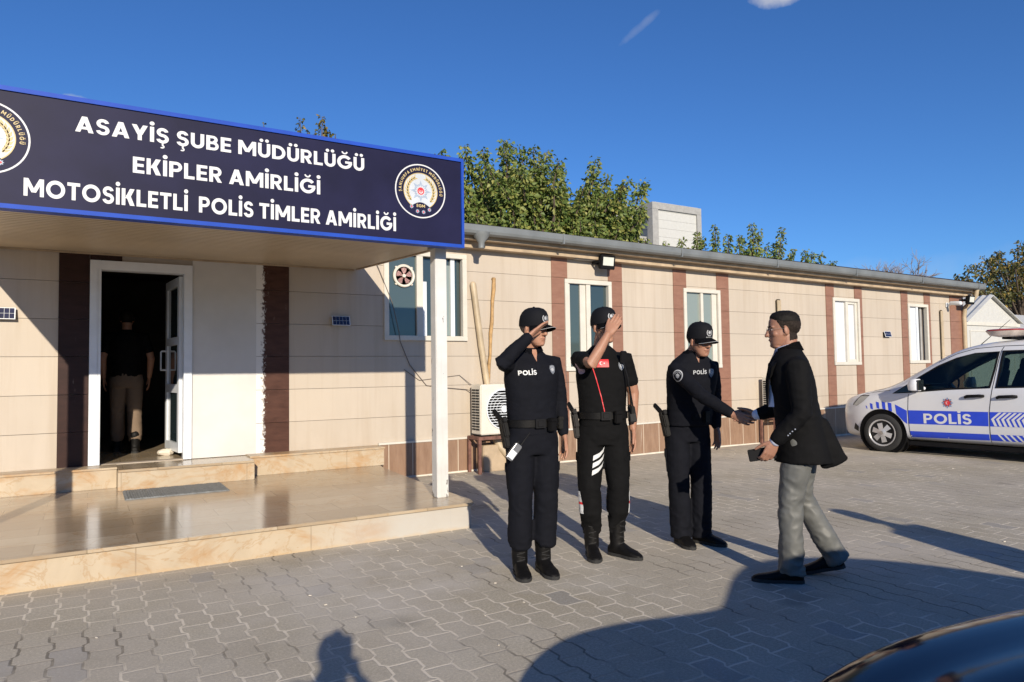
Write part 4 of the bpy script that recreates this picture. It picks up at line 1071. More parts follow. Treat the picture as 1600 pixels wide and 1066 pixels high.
def wheel(root, cx, y, r, side, spokes=6):
    t_ = bpy.data.objects.new('wheel', None)
    F = Matrix.Translation((cx, y, r)) @ Matrix.Diagonal((1, side, 1, 1))
    bm = B(); lathe(bm, [(r * .69, -.010), (r * .73, -.018), (r * .90, -.016), (r * .975, .0), (r, .03), (r, .15), (r * .96, .18), (r * .69, .18), (r * .69, -.010)], 48, F)
    for k in range(64):
        a = 2 * PI * k / 64; box(bm, r * .955, r * 1.004, .025, .16, -.006, .006, F @ Matrix.Rotation(a, 4, 'Y'))
    ty = obj('wheel', bm, 'rubber', root, True)
    bm = B(); lathe(bm, [(r * .605, -.004), (r * .66, -.020), (r * .70, -.020), (r * .70, .12), (r * .605, .12), (r * .605, -.004)], 44, F)
    for k in range(spokes):
        a = 2 * PI * k / spokes + .3; Q = F @ Matrix.Rotation(a, 4, 'Y')
        for w0, w1, x0, x1, y0, y1 in ((.030, .046, .05, r * .63, -.012, -.004),):
            vs = [bm.verts.new(Q @ Vector(p)) for p in ((x0, y0 - .014, -w0), (x1, y1, -w1), (x1, y1, w1), (x0, y0 - .014, w0), (x0, y0 + .03, -w0), (x1, y1 + .03, -w1), (x1, y1 + .03, w1), (x0, y0 + .03, w0))]
            for f in ((0, 3, 2, 1), (4, 5, 6, 7), (0, 1, 5, 4), (1, 2, 6, 5), (2, 3, 7, 6), (3, 0, 4, 7)): bm.faces.new([vs[i] for i in f])
    lathe(bm, [(.001, -.034), (.045, -.033), (.066, -.024), (.07, .0), (.001, .0)], 24, F)
    obj('rim', bm, 'chrome', ty, True)
    bm = B(); lathe(bm, [(.001, .045), (r * .63, .045), (r * .63, .05), (.001, .05)], 32, F); obj('brake_disc', bm, 'black', ty)
    bm = B(); lathe(bm, [(.001, -.0375), (.028, -.037), (.03, -.033), (.001, -.033)], 20, F); obj('hub_cap', bm, 'steel', ty)
    return ty
def V3(x, y, z): return Vector((x, y, z))

# --- police van: local x towards its tail, camera side at -y, origin under the front axle
TH = R(-5); D_ = Vector((math.sin(TH), math.cos(TH), 0)); N_ = Vector((D_.y, -D_.x, 0))
vo = Vector((10.94, 6.66, 0)) + N_ * .87
van = thing('police_van', 'white police van with blue stripes and POLIS lettering parked nose to the wall', 'van', vo, math.atan2(-D_.y, -D_.x))
def sec(w, zb, belt, glass, edge, top, wr):
    return [(0, zb), (w - .14, zb), (w - .015, zb + .07), (w, .46), (w - .004, .72), (w - .012, belt - .04), (w - .045, belt + .03), (w * .5 + wr * .5 - .01, glass), (wr, edge), (wr - .10, top - .02), (0, top)]
st = [(-.80, [(0, .24), (.30, .24), (.42, .27), (.46, .40), (.46, .52), (.46, .60), (.44, .66), (.40, .70), (.34, .735), (.22, .75), (0, .76)]),
      (-.765, [(0, .20), (.40, .20), (.55, .24), (.60, .40), (.60, .54), (.60, .64), (.57, .72), (.52, .77), (.44, .80), (.28, .82), (0, .83)]),
      (-.66, [(0, .19), (.50, .19), (.69, .24), (.735, .42), (.735, .58), (.73, .70), (.69, .79), (.63, .835), (.53, .865), (.32, .885), (0, .895)]),
      (-.50, [(0, .19), (.60, .19), (.79, .24), (.825, .44), (.825, .62), (.815, .74), (.77, .83), (.70, .875), (.58, .91), (.34, .935), (0, .945)]),
      (-.30, [(0, .19), (.66, .19), (.85, .25), (.872, .45), (.872, .66), (.86, .80), (.815, .885), (.74, .925), (.60, .955), (.35, .985), (0, .995)]),
      (-.05, [(0, .19), (.68, .19), (.865, .25), (.882, .46), (.880, .68), (.868, .86), (.825, .935), (.75, .97), (.61, 1.0), (.36, 1.035), (0, 1.05)]),
      (.14, [(0, .19), (.70, .19), (.868, .25), (.884, .46), (.882, .70), (.872, .90), (.835, .985), (.775, 1.03), (.66, 1.075), (.38, 1.12), (0, 1.14)]),
      (.40, sec(.885, .19, .96, 1.09, 1.175, 1.27, .735)),
      (.68, sec(.886, .19, .985, 1.21, 1.34, 1.44, .70)),
      (.98, sec(.886, .19, 1.0, 1.33, 1.52, 1.615, .675)),
      (1.25, sec(.886, .19, 1.01, 1.38, 1.61, 1.70, .665)),
      (1.60, sec(.886, .19, 1.02, 1.41, 1.655, 1.745, .66)),
      (2.1, sec(.886, .19, 1.03, 1.42, 1.665, 1.755, .66)),
      (2.7, sec(.884, .19, 1.03, 1.42, 1.66, 1.75, .65)),
      (3.15, sec(.875, .22, 1.03, 1.40, 1.62, 1.70, .64)),
      (3.32, sec(.84, .26, 1.02, 1.34, 1.52, 1.58, .60)),
      (3.37, sec(.74, .34, .98, 1.2, 1.30, 1.34, .52))]
g1 = [(.17, .935), (.42, .95), (.62, .97), (1.0, 1.005), (1.545, 1.035), (1.60, 1.30), (1.635, 1.565), (1.31, 1.55), (1.06, 1.485), (.80, 1.37), (.56, 1.215), (.36, 1.07)]
g2 = [(1.605, 1.035), (2.30, 1.06), (2.34, 1.58), (1.665, 1.575), (1.64, 1.30)]
g3 = [(2.38, 1.06), (3.05, 1.08), (2.98, 1.52), (2.42, 1.575)]
plain = car_shell(st, [], 2, .885)
vb = bvh_of(plain)
def inset(g, d=.022):
    cx = sum(p[0] for p in g) / len(g); cz = sum(p[1] for p in g) / len(g)
    return [(x + (cx - x) / math.hypot(cx - x, cz - z) * d, z + (cz - z) / math.hypot(cx - x, cz - z) * d) for x, z in g]
def pane_prism(g):
    bm = B(); prism(bm, inset(g), -1.3, 1.3)
    for v in bm.verts: v.co = Vector((v.co.x, v.co.z, v.co.y))
    return bm
cab = [(.34, [(.72, .60), (.80, .92), (.70, 1.03)]), (.62, [(.74, .45), (.82, .95), (.66, 1.26)]), (.95, [(.74, .42), (.83, .97), (.61, 1.46)]), (1.25, [(.74, .42), (.83, .98), (.60, 1.60)]), (2.2, [(.74, .42), (.83, 1.0), (.59, 1.65)]), (3.05, [(.72, .45), (.81, 1.0), (.58, 1.58)]), (3.15, [(.70, .5), (.78, 1.0), (.56, 1.5)])]
shell = car_shell(st, [(0, .31, .375), (2.49, .31, .375)], 2, .885, cab, [pane_prism(g) for g in (g1[1:], g2, g3)])
body = link('body', shell, None, van, True)
shell.materials.clear(); shell.materials.append(MT['van']); shell.materials.append(MT['black'])
if hasattr(shell, 'set_sharp_from_angle'): shell.set_sharp_from_angle(angle=R(35))
for s in (-1, 1):
    for sx in (1.32, 2.35):
        bm = B(); hloft(bm, [(sx - .18, s * .38, .62, .26, .25), (sx - .18, s * .38, .74, .25, .24)], 20, p=4); tube(bm, [(sx + .05, s * .38, .70), (sx + .16, s * .38, 1.0), (sx + .24, s * .38, 1.27)], [(.24, .07), (.23, .075), (.18, .055)], 16, ref=(0, 1, 0)); tube(bm, [(sx + .25, s * .38, 1.33), (sx + .27, s * .38, 1.43)], [(.12, .05), (.11, .045)], 12, ref=(0, 1, 0)); obj('seat', bm, 'seat', van, True)
bm = B(); box(bm, .36, .70, -.70, .70, .70, .98); obj('dashboard', bm, 'black', van, bevel=.03)
bm = B(); tube(bm, [(.86 + .06 * math.sin(a), -.38 + .18 * math.cos(a), 1.0 + .17 * math.sin(a)) for a in (2 * PI * k / 24 for k in range(25))], [.014], 8, caps=False); tube(bm, [(.70, -.38, .92), (.86, -.38, 1.0)], [.03], 8); obj('steering_wheel', bm, 'black', van, True)
VF = Matrix(((1, 0, 0, 0), (0, 0, -1, -1.6), (0, 1, 0, 0), (0, 0, 0, 1)))      # (s, z) seen from the camera side
VR = Matrix(((-1, 0, 0, 0), (0, 0, 1, 1.6), (0, 1, 0, 0), (0, 0, 0, 1)))
def vd(name, me, m, parent=body, off=.002, F=VF, edge=.05, bv=None):
    project(me, bv or vb, F, off, 2.2, edge); return link(name, me, m, parent, False)
def curve2d(pts, w):
    """thin ribbon along a polyline"""
    V, Fs = [], []
    pts = [Vector((p[0], p[1], 0)) for p in pts]
    for i, p in enumerate(pts):
        d = (pts[min(i + 1, len(pts) - 1)] - pts[max(i - 1, 0)]).normalized(); n = Vector((-d.y, d.x, 0)) * w / 2; V += [p + n, p - n]
    for i in range(len(pts) - 1): Fs.append((2 * i, 2 * i + 1, 2 * i + 3, 2 * i + 2))
    me = bpy.data.meshes.new('c'); me.from_pydata([v[:] for v in V], [], Fs); return me
def dense(pts, step=.03):
    o = []
    for a, b in zip(pts, pts[1:]):
        n = max(1, int(math.hypot(b[0] - a[0], b[1] - a[1]) / step)); o += [(a[0] + (b[0] - a[0]) * k / n, a[1] + (b[1] - a[1]) * k / n) for k in range(n)]
    return o + [pts[-1]]
for g in (g1, g2, g3):
    for F, sg in ((VF, 1), (VR, -1)):
        gg = g if sg > 0 else [(-x, z) for x, z in g[::-1]]; gi = inset(g, .030); gi = gi if sg > 0 else [(-x, z) for x, z in gi[::-1]]
        w_ = vd('side_window', poly2d(gg), 'tintglass', off=.004, F=F, edge=.04)
        n_ = len(gg); me = bpy.data.meshes.new('b'); me.from_pydata([(x, z, 0) for x, z in gg + gi], [], [(i, (i + 1) % n_, n_ + (i + 1) % n_, n_ + i) for i in range(n_)])
        vd('window_border', me, 'black', w_, .0055, F, .05)
# windscreen
WF = Matrix(((0, -.75, -.66, -.55), (1, 0, 0, 0), (0, .66, -.75, 1.9), (0, 0, 0, 1)))
wsd = poly2d([(-.60, -.74), (-.3, -.80), (.3, -.80), (.60, -.74), (.56, .08), (.3, .16), (-.3, .16), (-.56, .08)])
F_ = Matrix.Identity(4); zc = Vector((-.62, 0, .78)).normalized(); xc = Vector((0, -1, 0)); yc = zc.cross(xc)
WF = Matrix(((xc.x, yc.x, zc.x, -.05), (xc.y, yc.y, zc.y, 0), (xc.z, yc.z, zc.z, 1.9), (0, 0, 0, 1)))
vd('windscreen', wsd, 'carglass', off=.004, F=WF)
# livery
vd('blue_stripe', poly2d([(.41, .47), (1.515, .49), (1.515, .695), (.41, .68)]), 'sticker_blue', edge=.06)
vd('blue_stripe', poly2d([(1.535, .49), (2.12, .50), (2.12, .71), (1.535, .695)]), 'sticker_blue', edge=.06); vd('blue_stripe', poly2d([(2.86, .50), (3.1, .50), (3.1, .71), (2.86, .71)]), 'sticker_blue', edge=.06)
vd('blue_stripe', poly2d([(.43, .262), (1.515, .285), (1.515, .375), (.43, .358)]), 'sticker_blue', edge=.06)
vd('blue_stripe', poly2d([(1.535, .285), (2.10, .29), (2.10, .385), (1.535, .375)]), 'sticker_blue', edge=.06)
vd('blue_stripe', poly2d([(.215, .765), (.395, .672), (.395, .465), (.345, .50), (.235, .62)]), 'sticker_blue')
for x0, z0, x1, z1 in ((.10, .665, .16, .795), (.005, .69, .06, .805), (-.09, .70, -.04, .80), (-.19, .685, -.145, .775), (-.262, .69, -.238, .735)):
    vd('blue_bar', poly2d([(x0 + .015, z0), (x1 + .01, z0 - .015), (x1, z1 - .012), (x0, z1)]), 'sticker_blue')
me = textfit("POLİS", .66, .15); me.transform(Matrix.Translation((.64, .487, .0)) @ Matrix.Rotation(.028, 4, 'Z')); vd('lettering', me, 'letter', off=.0035)
for k in range(9):
    u = 1.55 + k * .062
    vd('chevron', poly2d([(u, .595), (u + .10, .693), (u + .135, .693), (u + .035, .595), (u + .075, .495), (u + .04, .495)]), 'letter', off=.0035)
for k in range(6):
    u = 1.62 + k * .075; vd('slash', poly2d([(u, .378), (u + .03, .378), (u + .10, .288), (u + .07, .288)]), 'letter', off=.0035)
vd('star_badge', xf(star2d(.085, .05, 8), .98, .81), 'emb_dark', off=.0025); vd('star_badge', xf(star2d(.07, .038, 8, PI / 2 + PI / 8), .98, .81), 'redlens', off=.003); vd('star_badge', xf(disc2d(.036, 20), .98, .81), 'red', off=.0035); vd('star_badge', xf(crescent2d(.02), .98, .81), 'letter', off=.004)
# shut lines, sill, handles, mirror, lamp
for pl in ([(.42, .93), (.41, .67), (.43, .23)], [(1.675, 1.63), (1.65, 1.57), (1.57, 1.03), (1.53, .69), (1.53, .2)], [(2.36, 1.62), (2.34, 1.03), (2.1, .66), (2.08, .2)], [(.43, .225), (1.53, .205), (2.08, .205)], [(.80, 1.42), (1.06, 1.545), (1.31, 1.615), (1.67, 1.64), (2.36, 1.645)], [(-.38, .90), (-.2, .945), (.12, .985)]):
    vd('shut_line', curve2d(dense(pl), .009), 'shut', off=.0022, edge=.2)
bm = B(); box(bm, .40, 2.10, -.868, -.80, .135, .20); box(bm, .40, 2.10, .80, .868, .135, .20); box(bm, -.5, 3.2, -.6, .6, .14, .20); obj('sill', bm, 'black', van, bevel=.01)
for x0 in (1.22, 1.63):
    bm = B(); tube(bm, [(x0, -.885, .90), (x0 + .04, -.915, .915), (x0 + .20, -.915, .925), (x0 + .245, -.885, .92)], [(.022, .012)], 10); obj('door_handle', bm, 'black', van, True)
bm = B(); tube(bm, [(.64, -.84, 1.02), (.60, -.93, 1.04)], [.03], 10); hloft(bm, [(.60, -1.0, .985, .055, .07), (.58, -1.0, 1.0, .085, .10), (.575, -1.0, 1.08, .09, .105), (.585, -1.0, 1.15, .075, .095), (.60, -1.0, 1.17, .045, .07)]); mr = obj('wing_mirror', bm, 'van', van, True)
bm = B(); box(bm, .655, .672, -1.085, -.915, 1.0, 1.155); obj('mirror_glass', bm, 'carglass', mr)
bm = B(); hloft(bm, [(.60, 1.0, .985, .055, .07), (.58, 1.0, 1.0, .085, .10), (.575, 1.0, 1.08, .09, .105), (.60, 1.0, 1.17, .045, .07)]); obj('wing_mirror', bm, 'van', van, True)
t_ = NT('headlamp_glass'); t_.fin((.30, .31, .30), .08, spec=.7, coat=1.); MT['lamp'] = t_.m
for s in (-1, 1):
    bm = B(); pts = []
    hl = vd('headlight', poly2d([(-.50, .735), (-.385, .885), (-.22, .892), (-.30, .80), (-.42, .72)]) if s < 0 else poly2d([(.42, .72), (.30, .80), (.22, .892), (.385, .885), (.50, .735)]), 'lamp', van, .006, VF if s < 0 else VR, .03)
    vd('lamp_rim', curve2d(dense([(-.50, .735), (-.385, .888), (-.22, .895)]) if s < 0 else dense([(.22, .895), (.385, .888), (.50, .735)]), .014), 'shut', hl, .0075, VF if s < 0 else VR, .2)
NF = Matrix(((0, 0, -1, -1.5), (-1, 0, 0, 0), (0, 1, 0, 0), (0, 0, 0, 1)))
vd('grille', poly2d([(-.34, .33), (.34, .33), (.38, .56), (-.38, .56)]), 'black', van, .004, NF)
vd('fog_lamp', poly2d([(-.57, .40), (-.47, .38), (-.50, .30), (-.60, .31)]) if 0 else poly2d([(-.50, .34), (-.42, .30), (-.40, .38), (-.46, .44)]), 'shut', van, .004, VF)
for cx in (0, 2.49):
    for s in (-1, 1):
        bm = B(); lathe(bm, [(.372, .0), (.372, .23), (.001, .23), (.001, .228), (.366, .228), (.366, .0)], 40, Matrix.Translation((cx, s * .862, .31)) @ Matrix.Diagonal((1, -s, 1, 1)))
        obj('wheel_arch', bm, 'black', van)
        wheel(van, cx, s * .872, .305, -s)
bm = B(); hloft(bm, [(1.66, 0, 1.745, .09, .50), (1.66, 0, 1.775, .09, .50)], 24, p=6); lb = obj('light_bar', bm, 'black', van)
bm = B(); hloft(bm, [(1.66, 0, 1.776, .12, .60), (1.63, 0, 1.80, .20, .64), (1.63, 0, 1.862, .25, .66)], 28, p=5); obj('lamp_cover', bm, 'amber', lb, True)
bm = B(); hloft(bm, [(1.63, 0, 1.863, .252, .662), (1.63, 0, 1.885, .235, .65), (1.64, 0, 1.892, .19, .60)], 28, p=5); obj('lamp_cover', bm, 'redlens', lb, True)
bm = B(); box(bm, 1.895, 2.05, -.5, .5, 1.772, 1.80); box(bm, 1.95, 2.10, -.25, -.1, 1.80, 1.87); obj('lamp_cover', bm, 'black', lb)
bm = B(); tube(bm, [(1.26, -.35, 1.66), (1.28, -.35, 1.69), (1.66, -.35, 2.03)], [.012, .006, .003], 6); obj('aerial', bm, 'black', van)

# --- dark blue car in the foreground, its bonnet in the corner of the view
ca = R(-55); Df = Vector((math.sin(ca), math.cos(ca), 0)); Nf = Vector((Df.y, -Df.x, 0))
CARF = Vector((.70, .46, 0))
car = thing('navy_car', 'glossy navy blue car whose bonnet fills the lower right corner', 'car', CARF, math.atan2(-Df.y, -Df.x))
def s2(w, zb, hz, cz, k=0.): return [(0, zb), (w - .12, zb), (w - .01, zb + .1), (w, .50), (w - .015, hz - .12), (w - .05, hz - .03), (w - .13, hz + .012), (w * .62, hz + .012 + k), (w * .56, hz + .034 + k), (w * .3, cz - .01), (0, cz)]
def s3(w, zb, belt, gl, ed, top, wr): return [(0, zb), (w - .12, zb), (w - .01, zb + .1), (w, .50), (w - .01, belt - .08), (w - .05, belt), (w * .55 + wr * .45, gl), (wr + .03, ed - .05), (wr - .02, ed), (wr * .6, top - .01), (0, top)]
stc = [(0, s2(.58, .28, .56, .60)), (.04, s2(.68, .24, .64, .69)), (.16, s2(.79, .22, .70, .77, .0)), (.36, s2(.86, .2, .775, .84, .01)), (.7, s2(.90, .2, .835, .90, .012)), (1.1, s2(.91, .2, .88, .95, .012)), (1.4, s2(.91, .2, .91, .99, .008)),
       (1.8, s3(.91, .2, .94, 1.06, 1.16, 1.23, .68)), (2.25, s3(.91, .2, .95, 1.2, 1.38, 1.44, .60)), (2.8, s3(.91, .2, .96, 1.22, 1.42, 1.48, .60)), (3.4, s3(.91, .2, .97, 1.2, 1.37, 1.43, .60)), (4.0, s3(.89, .22, .98, 1.05, 1.12, 1.16, .62)), (4.4, s3(.82, .26, .92, .95, 1.0, 1.02, .6)), (4.5, s3(.7, .34, .8, .84, .88, .9, .5))]
cs = car_shell(stc, [(.88, .33, .37), (3.5, .33, .37)], 2, .91)
cs.materials.clear(); cs.transform(Matrix.Diagonal((1, 1, 1.06, 1))); cb = bvh_of(cs); cbody = link('body', cs, 'carblue', car, True)
CF, CR = VF, VR
for s, F in ((1, CF), (-1, CR)):
    vd('side_window', poly2d([(s * 1.75, .99), (s * 2.75, 1.0), (s * 2.75, 1.38), (s * 2.3, 1.34)]) if s > 0 else poly2d([(s * 2.3, 1.34), (s * 2.75, 1.38), (s * 2.75, 1.0), (s * 1.75, .99)]), 'carglass', car, .004, F, .08, cb)
    vd('side_window', poly2d([(s * 2.82, 1.0), (s * 3.7, 1.01), (s * 3.4, 1.32), (s * 2.82, 1.38)]), 'carglass', car, .004, F, .08, cb)
    vd('headlight', poly2d([(s * .10, .60), (s * .42, .70), (s * .46, .745), (s * .2, .69)]), 'lamp', car, .004, F, .03, cb)
    vd('shut_line', curve2d(dense([(s * .38, .765), (s * .8, .838), (s * 1.4, .905)]), .008), 'shut', car, .0022, F, .2, cb)
zc = Vector((-.55, 0, .83)).normalized(); xc = Vector((0, -1, 0)); yc = zc.cross(xc)
vd('windscreen', poly2d([(-.66, -.55), (.66, -.55), (.52, .42), (-.52, .42)]), 'carglass', car, .004, Matrix(((xc.x, yc.x, zc.x, 1.3), (xc.y, yc.y, zc.y, 0), (xc.z, yc.z, zc.z, 2.1), (0, 0, 0, 1))), .1, cb)
vd('grille', poly2d([(-.40, .36), (.40, .36), (.44, .56), (-.44, .56)]), 'black', car, .004, NF, .08, cb)
for cx in (.88, 3.5):
    for s in (-1, 1):
        bm = B(); lathe(bm, [(.366, .0), (.366, .23), (.001, .23), (.001, .228), (.36, .228), (.36, .0)], 40, Matrix.Translation((cx, s * .885, .33)) @ Matrix.Diagonal((1, -s, 1, 1))); obj('wheel_arch', bm, 'black', car)
        wheel(car, cx, s * .895, .325, -s)

# ------------------------------------------------------------------ people (local frame: forward +y, wearer's right +x, z up)
def headmat(pos, yaw, pitch, roll=0.):
    """yaw > 0 turns to the wearer's left, pitch > 0 looks down"""
    return Matrix.Translation(pos) @ Matrix.Rotation(yaw, 4, 'Z') @ Matrix.Rotation(-pitch, 4, 'X') @ Matrix.Rotation(roll, 4, 'Y')
def head_shells(bm, M, stout=1.0):
    def L(rings): hloft(bm, rings, 28, M, 2.05)
    w = stout
    L([(0, .050, -.117, .020 * w, .020), (0, .048, -.110, .034 * w, .034), (0, .040, -.092, .047 * w, .046), (0, .030, -.066, .057 * w, .057), (0, .022, -.035, .064 * w, .068), (0, .012, -.002, .069, .081),
       (0, .000, .030, .074, .094), (0, -.006, .060, .0755, .097), (0, -.008, .085, .068, .088), (0, -.008, .105, .050, .066), (0, -.008, .117, .024, .034)])
    ell(bm, (0, -.032, .035), (.073, .078, .078), M)
    # nose, brow, lips, chin, cheeks
    tube(bm, [M @ Vector(p) for p in ((0, .084, .014), (0, .098, -.012), (0, .108, -.034))], [(.009, .010), (.011, .012), (.0155, .0125)], 10, ref=M.to_3x3() @ Vector((1, 0, 0)))
    for s in (-1, 1):
        ell(bm, (s * .0125, .096, -.038), (.0085, .0105, .0075), M, 10, 8)
        ell(bm, (s * .031, .073, .021), (.027, .017, .0095), M, 12, 8)
        ell(bm, (s * .043, .058, -.026), (.023, .024, .022), M, 12, 8)
        ell(bm, (s * .076, -.006, -.006), (.0085, .019, .031), M, 12, 10, Matrix.Rotation(R(-12), 3, 'X') @ Matrix.Rotation(R(-s * 22), 3, 'Z'))
        ell(bm, (s * .071, .004, -.030), (.006, .010, .010), M, 10, 8)
    ell(bm, (0, .0845, -.060), (.0245, .0105, .0065), M, 12, 8); ell(bm, (0, .0825, -.0705), (.021, .0105, .0068), M, 12, 8)
    ell(bm, (0, .0735, -.100), (.021, .016, .0145), M, 12, 8)
def hand_shells(bm, w, f, n, right=True, curl=(.25,) * 4, spread=.06, thumb=(.55, .35), s=1.):
    """w wrist, f fingers' direction, n palm's facing"""
    w, f, n = Vector(w), Vector(f).normalized(), Vector(n); n = (n - f * n.dot(f)).normalized()
    t = f.cross(n) if right else n.cross(f)
    P = lambda a, b, c: w + (f * a + t * b + n * c) * s
    tube(bm, [P(-.02, 0, 0), P(.02, 0, 0), P(.055, .002, 0), P(.088, .002, .002)], [(.026 * s, .019 * s), (.032 * s, .017 * s), (.041 * s, .0145 * s), (.040 * s, .012 * s)], 14, ref=t)
    for k, (b, L, a0) in enumerate(((.031, .074, .092), (.0105, .082, .097), (-.010, .077, .094), (-.029, .061, .086))):
        ang = spread * (1.5 - k); d = (f * math.cos(ang) + t * math.sin(ang)).normalized(); pts = [P(a0 - .022, b * .97, .002)]; c = curl[k]; th = c * .5; p = pts[0] + d * .022 * s
        pts.append(p)
        for seg, q in ((.46, 1.), (.30, 1.05), (.24, .75)):
            dd = d * math.cos(th) + n * math.sin(th); p = p + dd * L * seg * s; pts.append(p); th += c * q
        r = (.0092, .0085, .008)[0 if k < 3 else 1] * s
        tube(bm, pts, [r * 1.0, r * 1.06, r * .98, r * .92, r * .74], 9)
    a, c = thumb
    d1 = (f * .62 + t * math.sin(a) * 1.25 + n * c * .6).normalized(); p0 = P(.018, .018, .004); p1 = p0 + d1 * .045 * s; d2 = (d1 * .8 + f * .45 + n * c * .5).normalized(); p2 = p1 + d2 * .034 * s; p3 = p2 + (d2 + f * .15).normalized() * .026 * s
    tube(bm, [p0, p1, p2, p3], [.0145 * s, .0118 * s, .0100 * s, .0075 * s], 10)
def foot_shells(bm, ank, d, L=.275, w=.048, h=.085, lift=0., heel=.07):
    """shoe: from heel to toe along d (horizontal), sole on z = lift at ankle"""
    d = Vector((d[0], d[1], 0)).normalized(); s = Vector((d.y, -d.x, 0)); b = Vector((ank[0], ank[1], 0)); rings = []
    for a, ww, z0, z1 in ((-heel, .5, .012, .06), (-heel + .012, .78, .004, .075), (-.02, .84, .0, h), (.05, .86, .0, h * .98), (.10, .98, .0, h * .72), (.15, 1.02, .0, h * .58), (L - heel - .045, .90, .002, h * .50), (L - heel - .012, .60, .006, h * .38), (L - heel, .30, .012, h * .26)):
        c = b + d * a; z0 += lift; z1 += lift; r = []
        for k in range(16):
            t = 2 * PI * k / 16; y = math.copysign(abs(math.cos(t)) ** .75, math.cos(t)); q = math.copysign(abs(math.sin(t)) ** .8, math.sin(t))
            r.append(c + s * (w * ww * y) + Vector((0, 0, (z0 + z1) / 2 + (z1 - z0) / 2 * q)))
        rings.append(r)
    ringloft(bm, rings)
def sole(bm, ank, d, L=.282, w=.050, lift=0., heel=.073, th=.022):
    d = Vector((d[0], d[1], 0)).normalized(); s = Vector((d.y, -d.x, 0)); b = Vector((ank[0], ank[1], 0)); pr = ((-heel, .35), (-heel + .02, .75), (-.02, .86), (.06, .80), (.11, 1.0), (.15, 1.04), (L - heel - .04, .86), (L - heel - .01, .5), (L - heel, .2))
    pts = [b + d * a + s * w * q for a, q in pr] + [b + d * a - s * w * q for a, q in pr[::-1]]; prism(bm, pts, lift, lift + th)
def wrinkle(me, amp, scale, centers=(), seed=0., stretch=(1, 1, .45)):
    """cloth folds: ridged noise, stronger near the bends listed in centers (point, radius, gain)"""
    me.update(); o = Vector((seed * 7.1, seed * 3.3, seed)); co = []
    cs_ = [(Vector(c), r, g) for c, r, g in centers]
    for v in me.vertices:
        p = v.co; q = Vector((p.x * stretch[0], p.y * stretch[1], p.z / stretch[2])) * scale + o
        n = noise.noise(q) * .6 + (1 - 2 * abs(noise.noise(q * 1.9 + o))) * .5 - .2
        g = .45
        for c, r, k in cs_: g += k * max(0., 1 - (p - c).length / r)
        co.append(p + v.normal * (amp * g * n))
    for v, c in zip(me.vertices, co): v.co = c
def add_skinned(name, bm, voxel, smooth, m, parent, wr=None):
    me = fuse(bm, voxel, smooth)
    if wr: wrinkle(me, *wr[0], **wr[1])
    o = link(name, me, m, parent, True); return o
def shirt_rings(lean=0., w=1., d=1., side=0.):
    base = [(.93, .168, .122), (1.0, .166, .122), (1.08, .166, .122), (1.18, .172, .124), (1.28, .183, .128), (1.35, .184, .126), (1.40, .172, .114), (1.44, .142, .096), (1.475, .104, .080), (1.50, .078, .069), (1.518, .064, .063)]
    return [(side * (z - .95), lean * max(0, z - .93) - (.012 if z > 1.4 else 0), z, a * w, b * d) for z, a, b in base]
def arm(bm, sh, el, wr, r0=.068, r1=.055, r2=.040, n=14):
    sh, el, wr = map(Vector, (sh, el, wr)); inn = Vector((sh.x * .62, sh.y, sh.z + .005))
    tube(bm, [inn, sh, sh.lerp(el, .5), el, el.lerp(wr, .5), wr], [r0 * .95, r0, (r0 + r1) / 2, r1, (r1 + r2) / 2 + .002, r2], n)
def leg(bm, hip, kn, an, r=(.098, .088, .070, .066, .058), end=None):
    hip, kn, an = map(Vector, (hip, kn, an)); tube(bm, [hip, hip.lerp(kn, .5), kn, kn.lerp(an, .5), an], list(r), 18)
